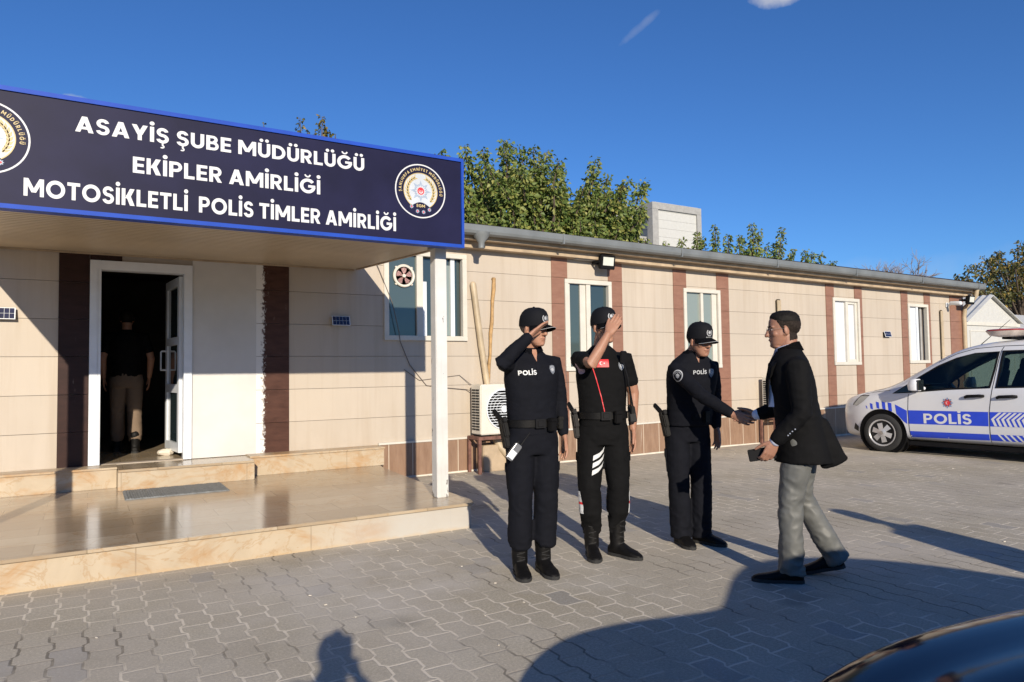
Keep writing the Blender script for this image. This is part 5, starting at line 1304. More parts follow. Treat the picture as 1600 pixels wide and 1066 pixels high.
def cap(root, M, name='cap', badge=True, m='capcloth'):
    bm = B(); rings = []
    for z, a, b, cy in ((.018, .0850, .107, -.006), (.030, .0862, .1085, -.006), (.058, .0870, .108, -.004), (.088, .0835, .104, -.002), (.114, .074, .091, .000), (.134, .057, .070, .000), (.1455, .034, .042, -.002), (.149, .010, .012, -.004)): rings.append((0, cy, z, a, b))
    hloft(bm, rings, 40, M, 2.1)
    for v in bm.verts:
        q = M.inverted() @ v.co
        if q.y > .02: v.co = M @ (q + Vector((0, 0, .10 * (q.y - .02))))
    ell(bm, (0, -.004, .150), (.008, .008, .005), M, 10, 6)
    c = obj(name, bm, m, root, True)
    bm = B(); V = []; n_, k_ = 8, 22
    for i in range(n_ + 1):
        row = []; f = i / n_
        for j in range(k_ + 1):
            ph = R(-66 + 132 * j / k_); xi, yi = .084 * math.sin(ph), -.006 + .106 * math.cos(ph)
            g = max(0., math.cos(ph * 90 / 66)) ** .55; x = xi * (1 + .04 * f); y = yi - .012 * (1 - f) + f * .084 * g
            z = .030 - .006 * f - .020 * f * f - (xi / .08) ** 2 * (.012 + .016 * f) + .004 * math.cos(ph); row.append(bm.verts.new(M @ Vector((x, y, z))))
        V.append(row)
    for i in range(n_):
        for j in range(k_): bm.faces.new((V[i][j], V[i][j + 1], V[i + 1][j + 1], V[i + 1][j]))
    bmesh.ops.solidify(bm, geom=bm.faces[:], thickness=.005); pk = obj('peak', bm, m, c, True)
    bm = B(); tube(bm, [M @ Vector((.084 * math.sin(p) * 1.042, -.006 + .106 * math.cos(p) + .0845 * max(0., math.cos(p * 90 / 66)) ** .55, .0065 - (math.sin(p) * .084 / .08) ** 2 * .028 + .004 * math.cos(p))) for p in (R(-60 + 120 * j / 20) for j in range(21))], [.0016], 5); obj('peak_piping', bm, 'emb_silver', c, True)
    if badge:
        bv = bvh_of(c.data); F = M @ frame((0, .16, .090), (-1, 0, 0), (0, -.30, .95))
        def dec(nm, me, mm, off): project(me, bv, F, off, .4, .012); link(nm, me, mm, c)
        dec('cap_badge', ring2d(.020, .0255, 30, R(-230), R(50)), 'emb_silver', .0015); dec('cap_badge', star2d(.017, .009, 8), 'emb_silver', .0018)
        me = textfit("POLİS", .052, .0125); me.transform(Matrix.Translation((-.026, -.043, 0))); dec('cap_lettering', me, 'emb_silver', .0016)
    return c
MT['emb_silver'] = simple('thread_silver', (.42, .43, .44), .6)
MT['thread_pink'] = simple('thread_pink', (.42, .30, .36), .6)
MT['thread_dim'] = simple('thread_grey', (.16, .175, .20), .6)
def face(root, M, brow='hair'):
    for s in (-1, 1):
        bm = B(); ell(bm, (s * .031, .0745, .003), (.0125, .0095, .0075), M, 12, 8); e = obj('eye', bm, 'eyewhite', root, True)
        bm = B(); ell(bm, (s * .031, .0815, .003), (.0058, .0035, .0058), M, 10, 8); obj('iris', bm, 'iris', e, True)
        bm = B(); tube(bm, [M @ Vector(p) for p in ((s * .014, .0905, .0195), (s * .032, .0905, .0265), (s * .052, .074, .0215))], [.0042, .0046, .0028], 8); obj('eyebrow', bm, brow, root, True)
    bm = B(); tube(bm, [M @ Vector(p) for p in ((-.021, .0835, -.0655), (0, .0945, -.0650), (.021, .0835, -.0655))], [(.0022, .0026), (.0030, .0032), (.0022, .0026)], 8); obj('lips', bm, 'lip', root, True)
def hair_from(root, body, M, region, off, m, name='hair', lift=None):
    """hair: the head's own faces inside region, lifted along their normals"""
    Mi = M.inverted(); bm = B(); bm.from_mesh(body.data); bm.verts.ensure_lookup_table(); bm.normal_update()
    keep = {v: region(Mi @ v.co) for v in bm.verts}
    bmesh.ops.delete(bm, geom=[f for f in bm.faces if not all(keep[v] > 0 for v in f.verts)], context='FACES')
    bmesh.ops.delete(bm, geom=[v for v in bm.verts if not v.link_faces], context='VERTS')
    for v in bm.verts:
        k = min(1., keep[v] / .018) * (1 if lift is None else lift(Mi @ v.co)); n = noise.noise(v.co * 90) * .0018 + noise.noise(v.co * 35) * .002
        v.co += v.normal * (.0012 + off * k + n * k)
    return obj(name, bm, m, root, True, recalc=False)
def nape(p): return (-.006 - abs(p.y + .02) * .0 + .0) if 0 else (.05 - (p.y + .01) * 1.0 if p.z < -.055 else (-.02 - p.y) if p.z < .03 else .02)
def cloth_decal(name, me, m, parent, bv, F, off=.002, edge=.02): project(me, bv, F, off, .9, edge); return link(name, me, m, parent)
def belt(root, z, a, b, lean, holster=True, cy=0.):
    bm = B(); rings = []
    for zz, k in ((z - .026, 1.0), (z - .024, 1.035), (z + .024, 1.035), (z + .026, 1.0)): rings.append((0, cy, zz, a * k, b * k))
    hloft(bm, rings, 44); o = obj('belt', bm, 'leather', root, True)
    bm = B(); box(bm, -.036, .036, cy + b * 1.03, cy + b * 1.03 + .016, z - .03, z + .03); box(bm, -.022, .022, cy + b * 1.03 + .016, cy + b * 1.03 + .02, z - .02, z + .02); obj('buckle', bm, 'black', o, bevel=.004)
    for q in (.62, .92, 2.35, 2.62):
        x_, y_ = a * 1.04 * math.cos(q), cy + b * 1.04 * math.sin(q)
        bm = B(); ell(bm, (x_, y_, z + .009), (.004, .004, .004), nu=8, nv=6); ell(bm, (x_, y_, z - .010), (.004, .004, .004), nu=8, nv=6); obj('belt_stud', bm, 'steel', o)
    if holster:
        hx, hy = a * 1.06 + .025, cy - .02
        bm = B(); q = Matrix.Translation((hx - .008, hy, z)) @ Matrix.Rotation(R(14), 4, 'X') @ Matrix.Rotation(R(6), 4, 'Y')
        box(bm, -.022, .022, -.035, .03, -.17, .03, q); box(bm, -.018, .018, -.03, .05, -.10, .0, q); h = obj('holster', bm, 'leather', o, bevel=.008)
        bm = B(); tube(bm, [q @ Vector(p) for p in ((0, .0, .01), (.006, -.035, .05), (.014, -.080, .098))], [(.014, .022), (.015, .024), (.014, .023)], 10, ref=(1, 0, 0)); box(bm, -.013, .013, -.02, .06, .0, .036, q); obj('pistol_grip', bm, 'black', h, bevel=.004)
    return o
def boots(root, legs, tall, m='leather', L=.285, w=.05, lifts=(0, 0)):
    for (an, d), lf in zip(legs, lifts):
        bm = B(); foot_shells(bm, an, d, L, w, .098, lf)
        if tall: tube(bm, [(an[0], an[1], .07 + lf), (an[0], an[1] - .004, tall * .6), (an[2], an[3], tall)] if len(an) > 2 else [(an[0], an[1], .07), (an[0], an[1], tall * .55), (an[0], an[1], tall)], [.052, .054, .062], 18)
        me = fuse(bm, .007, 3); wrinkle(me, .004, 16, [((an[0], an[1], .13), .1, .9)], 2.2, (1, 1, .6)); b = link('boot' if tall else 'shoe', me, m, root, True)
        bm = B(); sole(bm, an, d, L + .007, w + .002, lf); obj('sole', bm, 'rubber', b)
        if tall:
            dv = Vector((d[0], d[1], 0)).normalized(); sd_ = Vector((dv.y, -dv.x, 0)); bv = bvh_of(me)
            bm = B()
            for k in range(6):
                z = .10 + k * (tall - .13) / 6; c = Vector((an[0], an[1], z)) + dv * .30; pts = []
                for q in (-.026, -.012, .0, .012, .026):
                    h, n_, i_, ds_ = bv.ray_cast(c + sd_ * q + Vector((0, 0, .006 * (1 if k % 2 else -1) * q / .026)), -dv, .6)
                    if h: pts.append(h + dv * .002)
                if len(pts) > 1: tube(bm, pts, [.0028], 5)
            if len(bm.verts): obj('lace', bm, 'rubber', b)
            else: bm.free()

def officer(name_label, base, az, scale, shirt_m, head, armsR, armsL, handR, handL, legs, skinm, lean=0., sleeves='long', tall=.25, seed=1., decals=None, hipshift=(0, 0), trou_m=None, bootm=None, stout=1., tuck=True, face_on=True, belt_on=True, voxel=.0042):
    root = thing('person', name_label, 'person', (base[0], base[1], 0), -az); root.scale = (scale,) * 3
    hx, hy = hipshift
    hM = headmat(*head)
    (shR, elR, wrR), (shL, elL, wrL) = armsR, armsL
    # body: one continuous skin
    bm = B(); head_shells(bm, hM, stout)
    nk = hM @ Vector((0, -.022, -.05)); tube(bm, [(0, lean * .55 - .015, 1.44), Vector((0, lean * .57 - .012, 1.50)), nk], [.062, .056, .054], 18)
    hloft(bm, [(x, y, z, a * .86, b * .84) for x, y, z, a, b in shirt_rings(lean)[1:]], 24)
    hloft(bm, [(hx * .5, hy, .84, .15, .10), (hx * .5, hy, .93, .15, .105), (0, 0, 1.0, .14, .10)], 24)
    k = .78 if sleeves == 'long' else 1.
    for sh, el, wr in (armsR, armsL): arm(bm, sh, el, wr, .050, .044 if k == 1 else .038, .0275)
    for (hip, kn, an, ft) in legs: leg(bm, hip, kn, an, (.078, .064, .045, .036, .026))
    for w_, (f, n, rgt, curl, spread, thumb) in ((wrR, handR), (wrL, handL)): hand_shells(bm, w_, f, n, rgt, curl, spread, thumb, 1.02)
    body = add_skinned('body', bm, voxel, 2, skinm, root)
    # shirt
    bm = B(); rg = shirt_rings(lean, 1.03 * stout, 1.04 * stout)
    if not tuck: rg = [(hx * .5, hy, .86, .182, .132), (0, 0, .92, .18, .13)] + rg
    hloft(bm, rg, 30)
    if sleeves == 'long':
        arm(bm, shR, elR, Vector(wrR).lerp(Vector(elR), .06), .063, .052, .039); arm(bm, shL, elL, Vector(wrL).lerp(Vector(elL), .06), .063, .052, .039)
    elif sleeves == 'short':
        for sh, el, wr in (armsR, armsL):
            sh, el = Vector(sh), Vector(el); tube(bm, [(sh.x * .62, sh.y, sh.z), sh, sh.lerp(el, .62)], [.060, .063, .058], 16)
    shirt = add_skinned('shirt', bm, .0085, 4, shirt_m, root, ((.0085, 8.5), dict(centers=[(elR, .16, 1.1), (elL, .14, .8), (shR, .14, .8), ((0, lean * .1, 1.02), .2, .7)], seed=seed, stretch=(1, 1, .55))))
    # collar
    bm = B(); V = []
    nkx = Vector((0, lean * .57 - .008, 1.492)); tilt = (nk - nkx).normalized()
    for i, (z, r_) in enumerate(((.0, .074), (.042, .066), (.047, .069), (.010, .088))):
        V.append([bm.verts.new(nkx + Vector((r_ * math.sin(a) * 1.02, -r_ * math.cos(a) * .98, 0)) + tilt * (z + .010 * math.cos(a) - (.018 if abs(a) > 2.3 else 0))) for a in (-PI * .93 + 2 * PI * .93 * k / 26 for k in range(27))])
    for a, b in zip(V, V[1:]):
        for i in range(26): bm.faces.new((a[i], a[i + 1], b[i + 1], b[i]))
    bmesh.ops.solidify(bm, geom=bm.faces[:], thickness=.003)
    if shirt_m != 'blackcloth': obj('collar', bm, shirt_m, shirt, True)
    else: bm.free()
    # trousers
    bm = B(); hloft(bm, [(hx * .5, hy, .80, .165, .115), (hx * .5, hy, .88, .176, .128), (hx * .3, hy * .6, .95, .172, .127), (0, 0, 1.015, .166, .124)], 28)
    for (hip, kn, an, ft) in legs:
        hip, kn, an = Vector(hip), Vector(kn), Vector(an); end = Vector((an.x, an.y, tall - .07)) if tall else Vector((an.x, an.y, an.z - .045))
        if tall: tube(bm, [hip, hip.lerp(kn, .5), kn, kn.lerp(an, .45), kn.lerp(an, .72), end], [.102, .096, .081, .082, .082, .068], 18, None, True, True)
        else: tube(bm, [hip, hip.lerp(kn, .5), kn, kn.lerp(an, .5), end], [.102, .095, .082, .083, .080], 18, None, True, True)
    kn1, kn2 = legs[0][1], legs[1][1]; a1, a2 = legs[0][2], legs[1][2]
    trou = add_skinned('trousers', bm, .0085, 4, trou_m or shirt_m, root, ((.010, 7.5), dict(centers=[(kn1, .16, .9), (kn2, .16, .9), (a1, .24, 1.3), (a2, .24, 1.3), ((0, 0, .86), .16, .6)], seed=seed + 4, stretch=(1, 1, .7))))
    if belt_on:
        be = belt(root, 1.012, .176, .136, lean)
        for q in (2.0, 3.0, -2.3): pouch(be, .176, .136, q, 1.01)
        for s_, lg in ((1, legs[0]), (-1, legs[1])): pocket(trou, frame((s_ * .6, .02, .655), (-.25 * s_, 1.0 * s_, 0), (0, 0, 1)), m=trou_m or shirt_m)
    boots(root, [((l[2][0], l[2][1]), l[3]) for l in legs], tall, bootm or 'leather')
    if face_on: face(root, hM)
    return root, body, shirt, trou, hM

def pocket(trou, F, w=.13, h=.17, m='uniform'):
    bv = bvh_of(trou.data); me = project(poly2d([(-w / 2, -h / 2), (w / 2, -h / 2), (w / 2, h / 2), (-w / 2, h / 2)]), bv, F, .006, .9, .03)
    bm = B(); bm.from_mesh(me); bmesh.ops.solidify(bm, geom=bm.faces[:], thickness=.012); p_ = obj('cargo_pocket', bm, m, trou)
    me = project(poly2d([(-w / 2 - .004, h / 2 - .055), (w / 2 + .004, h / 2 - .055), (w / 2 + .004, h / 2 + .004), (-w / 2 - .004, h / 2 + .004)]), bv, F, .011, .9, .03)
    bm = B(); bm.from_mesh(me); bmesh.ops.solidify(bm, geom=bm.faces[:], thickness=.008); obj('pocket_flap', bm, m, trou)
def pouch(o, a, b, ang, z, w=.06, h=.085):
    x_, y_ = a * 1.06 * math.cos(ang), b * 1.06 * math.sin(ang); q = Matrix.Translation((x_, y_, z)) @ Matrix.Rotation(math.atan2(y_ / b, x_ / a), 4, 'Z')
    bm = B(); box(bm, .0, .032, -w / 2, w / 2, -h * .6, h * .4, q); p_ = obj('belt_pouch', bm, 'leather', o, bevel=.006)
    bm = B(); box(bm, -.002, .037, -w / 2 - .002, w / 2 + .002, h * .12, h * .43, q); obj('belt_pouch', bm, 'leather', o, bevel=.005)
REL = (.22, .26, .30, .34); STR = (.05, .04, .05, .08)
def patch(shirt, bv, F, r, m='emb_silver'):
    cloth_decal('patch', ring2d(r * .82, r, 30), m, shirt, bv, F, .0022, .02); cloth_decal('patch', star2d(r * .52, r * .26, 8), m, shirt, bv, F, .0024, .02); cloth_decal('patch', ring2d(r * .60, r * .68, 26, R(20), R(160)), m, shirt, bv, F, .0024, .02)
def shield(shirt, bv, F, s, m='thread_dim'):
    sh_ = [(-.5, .6), (0, .72), (.5, .6), (.56, .1), (.38, -.45), (0, -.8), (-.38, -.45), (-.56, .1)]
    cloth_decal('shield_patch', poly2d([(x * s, y * s) for x, y in sh_]), m, shirt, bv, F, .0022, .02); cloth_decal('shield_patch', star2d(s * .42, s * .22, 8), 'emb_silver', shirt, bv, F, .0026, .02)
    cloth_decal('shield_patch', ring2d(s * .5, s * .56, 20, R(30), R(150)), 'emb_silver', shirt, bv, F, .0026, .02)

# --- first officer: long sleeves, saluting
p1, b1, s1, t1, h1 = officer('saluting officer in navy long sleeved polo with cap, nearest to the entrance platform', (2.62, 4.10), R(190), 1.012, 'uniform',
    ((-.012, .035, 1.645), R(24), R(2)), ((.172, .01, 1.415), (.300, .245, 1.416), (.10, .205, 1.585)), ((-.176, -.005, 1.41), (-.225, -.03, 1.155), (-.232, .01, .925)),
    ((-.126, -.02, .092), (-.45, .45, -.75), True, STR, .015, (.25, .1)), ((-.02, .10, -1), (1, .15, 0), False, REL, .03, (.3, .3)),
    [((.085, 0, .90), (.105, .03, .50), (.095, -.02, .10), (.20, 1)), ((-.085, 0, .90), (-.085, .03, .50), (-.068, .0, .10), (.02, 1))], 'skin1', tall=.27, seed=1.3)
cap(p1, h1)
hair_from(p1, b1, h1, lambda p: min(.045 - p.z, p.z + .030 + (p.y + .02) * -.25, -.022 - p.y + max(0, p.z) * .9) if abs(p.x) > .02 or p.y < 0 else -1, .002, 'stubble')
bv = bvh_of(s1.data)
me = textfit("POLİS", .122, .031); me.transform(Matrix.Translation((-.061, 0, 0))); cloth_decal('lettering', me, 'letter', s1, bv, frame((.075, .5, 1.335), (-1, 0, .02), (.02, 0, 1)), .003, .012)
shield(s1, bv, frame((-.112, .5, 1.37), (-1, 0, 0), (0, 0, 1)), .042)
bv = bvh_of(t1.data); me = textfit("POLİS", .10, .024); cloth_decal('lettering', me, 'emb_silver', t1, bv, frame((.5, .03, .695), (-.25, 1, 0), (0, 0, 1)) @ Matrix.Translation((-.06, 0, .0)), .014, .012)
cloth_decal('open_neckline', poly2d([(-.024, .045), (0, -.04), (.024, .045)]), 'skin1', s1, bvh_of(s1.data), frame((0, .5, 1.462), (-1, 0, 0), (0, 0, 1)), .002, .02)
cloth_decal('placket', poly2d([(-.014, -.16), (.014, -.16), (.014, -.045), (0, -.04), (-.014, -.045)]), 'uniform', s1, bvh_of(s1.data), frame((0, .5, 1.462), (-1, 0, 0), (0, 0, 1)), .004, .02)
# --- second officer: short sleeves, saluting
p2, b2, s2_, t2, h2 = officer('saluting officer in black short sleeved shirt with red piping and a small red flag', (3.30, 4.18), R(208), 1.03, 'blackcloth',
    ((-.015, .04, 1.645), R(22), R(-2)), ((.178, .01, 1.415), (.118, .285, 1.384), (-.004, .245, 1.583)), ((-.182, -.01, 1.41), (-.240, -.05, 1.165), (-.222, -.01, .91)),
    ((-.09, -.045, .125), (-.2, -.9, -.35), True, STR, .02, (.25, .05)), ((-.03, .10, -1), (1, .2, 0), False, REL, .03, (.3, .3)),
    [((.085, 0, .90), (.11, .03, .50), (.095, -.01, .10), (.02, 1)), ((-.085, 0, .90), (-.10, .03, .50), (-.088, -.0, .10), (-.65, .75))], 'skin2', sleeves='short', tall=.36, seed=2.1)
cap(p2, h2)
hair_from(p2, b2, h2, lambda p: min(.045 - p.z, p.z + .030 + (p.y + .02) * -.25, -.022 - p.y + max(0, p.z) * .9), .0015, 'stubble')
bv = bvh_of(s2_.data)
F = frame((.015, .5, 1.385), (-1, 0, 0), (0, 0, 1))
cloth_decal('flag', poly2d([(-.045, -.028), (.045, -.028), (.045, .028), (-.045, .028)]), 'red', s2_, bv, F, .0025, .02); cloth_decal('flag', crescent2d(.013, -.008, 0), 'letter', s2_, bv, F, .0035, .02); cloth_decal('flag', star2d(.007, .003, 5, PI), 'letter', s2_, bv, F @ Matrix.Translation((.012, 0, 0)), .0035, .02)
cloth_decal('red_piping', curve2d(dense([(-.10, 1.40), (-.07, 1.30), (-.03, 1.15), (-.005, 1.03)], .02), .006), 'red', s2_, bv, frame((0, .5, 0), (-1, 0, 0), (0, 0, 1)), .003, .02)
shield(s2_, bv, frame((-.125, .5, 1.365), (-1, 0, 0), (0, 0, 1)), .042)
cloth_decal('patch', disc2d(.033, 24), 'thread_pink', s2_, bv, frame((.5, .25, 1.41), (-.45, .9, 0), (-.2, .0, 1)), .0025, .02)
bv = bvh_of(t2.data)
for k in range(3):
    cloth_decal('reflective_chevron', poly2d([(-.05, -.035), (.0, -.012), (.035, .022), (.045, .062), (.03, .038), (.0, .018), (-.045, .0)]), 'letter', t2, bv, frame((.045 + .005 * k, .5, .73 - k * .052), (-1, 0, 0), (0, 0, 1)), .003, .02)
for s in (-1, 1):
    F = frame((s * .9, .05, .40), (0, s, 0), (0, 0, 1))
    for z0, z1, mm in ((-.085, -.02, 'letter'), (-.02, -.002, 'red'), (-.002, .075, 'letter')): cloth_decal('leg_stripe', poly2d([(-.017, z0), (.020, z0), (.020, z1), (-.017, z1)]), mm, t2, bv, F, .003 + (.001 if mm == 'red' else 0), .02)
# --- third officer: leaning into the handshake
p3, b3, s3_, t3, h3 = officer('officer in navy uniform and cap bowing slightly to shake hands', (4.08, 4.08), R(200), 1.0, 'uniform',
    ((-.02, .195, 1.590), R(16), R(7)), ((.168, .15, 1.37), (.078, .385, 1.185), (-.062, .586, 1.05)), ((-.182, .07, 1.385), (-.235, .0, 1.14), (-.215, .05, .915)),
    ((-.567, .826, -.34), (-.826, -.567, 0), True, (.42, .48, .54, .60), .05, (.42, .55)), ((-.02, .12, -1), (1, .2, 0), False, REL, .03, (.3, .3)),
    [((.085, -.03, .90), (.09, -.005, .50), (.075, -.02, .10), (.0, 1)), ((-.085, -.03, .90), (-.10, .0, .50), (-.092, -.01, .10), (-.55, .8))], 'skin3', lean=.22, tall=0, seed=3.4, hipshift=(0, -.03), stout=1.06)
cap(p3, h3)
hair_from(p3, b3, h3, lambda p: min(.045 - p.z, p.z + .035 + (p.y + .02) * -.25, -.018 - p.y + max(0, p.z) * .9), .004, 'hair')
bv = bvh_of(s3_.data)
me = textfit("POLİS", .11, .030); me.transform(Matrix.Translation((-.055, 0, 0))); cloth_decal('lettering', me, 'emb_silver', s3_, bv, frame((.0, .7, 1.335), (-1, 0, .02), (.02, 0, 1)), .003, .012)
shield(s3_, bv, frame((-.10, .7, 1.345), (-1, 0, 0), (0, 0, 1)), .045)
patch(s3_, bv, frame((.145 + .30, .19 + .34, 1.325), (-.75, .66, 0), (0, 0, 1)), .046)
for k in range(3): cloth_decal('rank_star', star2d(.010, .005, 5), 'letter', s3_, bv, frame((.115 + .026 * k, .075, 1.8), (-1, 0, 0), (0, 1, 0)), .003, .02)
bv = bvh_of(t3.data); me = textfit("POLİS", .10, .024); cloth_decal('lettering', me, 'emb_silver', t3, bv, frame((.5, .0, .695), (-.25, 1, 0), (0, 0, 1)) @ Matrix.Translation((-.06, 0, .0)), .014, .012)

cloth_decal('open_neckline', poly2d([(-.022, .045), (0, -.035), (.022, .045)]), 'skin3', s3_, bvh_of(s3_.data), frame((0, .6, 1.455), (-1, 0, 0), (0, 0, 1)), .002, .02)
# --- man in the dark jacket
MAN = (4.0, 2.99); MAZ = R(-44)
pm = thing('person', 'man in black jacket and grey trousers striding to shake hands, phone in his left hand', 'person', (MAN[0], MAN[1], 0), -MAZ)
hM = headmat((0.0, .088, 1.625), R(4), R(1)); ML = .13
mR = ((.185, .10, 1.38), (.25, .04, 1.12), (.26, .25, 1.05)); mL = ((-.195, .03, 1.375), (-.24, .02, 1.09), (-.215, .178, .915))
legL = ((-.085, .02, .90), (-.085, .085, .505), (-.085, .09, .095), (-.05, 1)); legR = ((.085, -.02, .90), (.115, .0, .52), (.135, -.20, .14), (.05, 1))
bm = B(); head_shells(bm, hM, 1.1)
tube(bm, [(0, .05, 1.44), (0, .065, 1.50), hM @ Vector((0, -.022, -.05))], [.068, .063, .062], 18); ell(bm, (0, .045, -.108), (.045, .035, .016), hM)
hloft(bm, [(x, y, z, a * .86, b * .84) for x, y, z, a, b in shirt_rings(ML)[1:]], 24); hloft(bm, [(0, 0, .84, .15, .10), (0, 0, .93, .15, .105), (0, 0, 1.0, .14, .10)], 24)
for a_ in (mR, mL): arm(bm, *a_, .054, .043, .0285)
for l_ in (legL, legR): leg(bm, *l_[:3], (.078, .064, .045, .036, .026))
hand_shells(bm, mR[2], (.494, .871, -.22), (-.871, .494, 0), True, (.42, .48, .54, .60), .05, (.42, .55), 1.04)
hand_shells(bm, mL[2], (.02, .45, -.95), (.85, .3, .1), False, (.62, .66, .7, .75), .02, (.5, .5), 1.04)
mb = add_skinned('body', bm, .0042, 2, 'skin3', pm); face(pm, hM)
hair_from(pm, mb, hM, lambda p: min(max(min(p.z + .004 - max(0, p.y - .016) * 1.75, .088 - p.y, .0765 - abs(p.x) if p.z < .036 else 1), min(p.z + .062 + (p.y + .09) * .2, -.024 - p.y)), .02), .0022, 'fade')
hair_from(pm, mb, hM, lambda p: min(p.z - .040 - max(0, p.y - .02) * .62, .05, .092 - p.y), .0105, 'hair', lift=lambda p: .20 + .80 * max(0., min(1., (p.z - .046) / .060)))
# jacket
bm = B()
hloft(bm, [(0, -.012, .765, .205, .182), (0, -.006, .84, .200, .170), (0, .0, .93, .192, .154), (0, .015, 1.04, .190, .142), (0, .03, 1.16, .190, .140), (0, .045, 1.28, .196, .140), (0, .055, 1.36, .196, .132), (0, .057, 1.42, .185, .114), (0, .058, 1.462, .148, .092), (0, .058, 1.495, .098, .077)], 32, p=2.2)
arm(bm, mR[0], mR[1], Vector(mR[2]).lerp(Vector(mR[1]), .14), .076, .063, .047); arm(bm, mL[0], mL[1], Vector(mL[2]).lerp(Vector(mL[1]), .10), .076, .064, .050)
tube(bm, [(.10, -.10, 1.0), (.13, -.155, .86), (.15, -.20, .765)], [(.07, .05), (.08, .04), (.09, .022)], 14); tube(bm, [(-.06, -.10, 1.0), (-.07, -.145, .86), (-.08, -.185, .765)], [(.07, .05), (.08, .04), (.09, .022)], 14)
jk = add_skinned('jacket', bm, .0085, 4, 'jacket', pm, ((.010, 6.5), dict(centers=[(mR[1], .16, 1.0), (mL[1], .18, 1.1), (mL[0], .16, .6), ((0, .05, 1.0), .2, .7)], seed=5.2, stretch=(1, 1, .6))))
bm = B(); V = []
for z, r_, dy in ((-.030, .088, 0), (.010, .072, .006), (.028, .068, .008), (.026, .074, .006), (-.032, .094, .0)):
    V.append([bm.verts.new(Vector((0, .058 + dy, 1.507)) + Vector((r_ * math.sin(a) * 1.02, -r_ * math.cos(a) * (1.0 if abs(a) < 1.6 else 1.35), z + .014 * math.cos(a) - .02 * max(0, abs(a) - 1.2)))) for a in (-PI * .74 + 2 * PI * .74 * k / 30 for k in range(31))])
for a, b in zip(V, V[1:]):
    for i in range(30): bm.faces.new((a[i], a[i + 1], b[i + 1], b[i]))
bmesh.ops.solidify(bm, geom=bm.faces[:], thickness=.004); obj('collar', bm, 'jacket', jk, True)
bvj = bvh_of(jk.data)
for k in range(4):
    p = Vector(mL[2]).lerp(Vector(mL[1]), .16 + k * .075); h, n_, i_, d_ = bvj.find_nearest(p + Vector((-.08, -.05, .0)))
    bm = B(); ell(bm, h + n_ * .001, (.0065, .0065, .0065), nu=10, nv=8); obj('cuff_button', bm, 'steel', jk)
# lapel and shirt
bm = B()
for s in (-1, 1):
    pts = [(s * .060, .075, 1.515), (s * .072, .12, 1.47), (s * .075, .178, 1.40), (s * .125, .183, 1.37), (s * .10, .20, 1.30), (s * .05, .205, 1.16), (s * .018, .205, 1.12), (s * .030, .21, 1.25), (s * .038, .185, 1.40), (s * .040, .145, 1.48), (s * .045, .11, 1.52)]
    f = bm.faces.new([bm.verts.new(p) for p in (pts if s > 0 else pts[::-1])]); 
bmesh.ops.triangulate(bm, faces=bm.faces[:]); bmesh.ops.solidify(bm, geom=bm.faces[:], thickness=.007); obj('lapel', bm, 'jacket', jk, True)
bm = B(); hloft(bm, [(0, .075, 1.12, .07, .122), (0, .078, 1.25, .085, .118), (0, .075, 1.38, .085, .104), (0, .068, 1.45, .078, .086), (0, .066, 1.49, .070, .074), (0, .068, 1.505, .066, .070)], 26); sh_ = obj('shirt', bm, 'shirtblue', pm, True)
for sg in (-1, 1):
    bm = B(); V = []
    for z, r_ in ((-.03, .072), (.034, .066), (.040, .069), (-.020, .088)):
        V.append([bm.verts.new(Vector((0, .072, 1.487)) + Vector((sg * r_ * math.sin(a), -r_ * math.cos(a) * 1.04, z + .02 * math.cos(a)))) for a in (1.45 + (PI * .90 - 1.45) * k / 12 for k in range(13))])
    for a, b in zip(V, V[1:]):
        for i in range(12): bm.faces.new((a[i], a[i + 1], b[i + 1], b[i]))
    bmesh.ops.solidify(bm, geom=bm.faces[:], thickness=.003); obj('collar', bm, 'shirtblue', sh_, True)
for a_ in (mR, mL):
    w_, e_ = Vector(a_[2]), Vector(a_[1]); bm = B(); tube(bm, [e_.lerp(w_, .78), e_.lerp(w_, .99)], [.040, .038], 16); obj('cuff', bm, 'shirtblue', sh_, True)
# trousers
bm = B(); hloft(bm, [(0, 0, .80, .168, .118), (0, 0, .88, .172, .126), (0, 0, .97, .166, .124), (0, 0, 1.0, .162, .122)], 28)
for hip, kn, an, ft in (legL, legR):
    hip, kn, an = Vector(hip), Vector(kn), Vector(an); e_ = an + (an - kn).normalized() * .045; e_.z = max(e_.z, .055)
    tube(bm, [hip, hip.lerp(kn, .5), kn, kn.lerp(an, .5), an, e_], [.104, .093, .075, .074, .078, .081], 18, None, True, True)
tm = add_skinned('trousers', bm, .0085, 4, 'greytrouser', pm, ((.014, 8.5), dict(centers=[(legL[1], .2, .9), (legR[1], .2, .8), (legL[2], .26, 1.4), (legR[2], .24, 1.3)], seed=8.8, stretch=(1, 1, .8))))
for (an, d, lf) in (((-.085, .09), (-.05, 1), 0.), ((.135, -.20), (.05, 1), .0)):
    bm = B(); foot_shells(bm, an, d, .315, .047, .092)
    me = fuse(bm, .006, 3)
    if an[0] > 0:       # trailing foot rolls on to its toes
        c = Vector((an[0], an[1] + .19, 0)); q = Matrix.Translation(c) @ Matrix.Rotation(R(-13), 4, 'X') @ Matrix.Translation(-c); me.transform(q)
    b = link('shoe', me, 'leather', pm, True); bm = B(); sole(bm, an, d, .322, .049)
    if an[0] > 0:
        for v in bm.verts: v.co = q @ v.co
    obj('sole', bm, 'rubber', b)
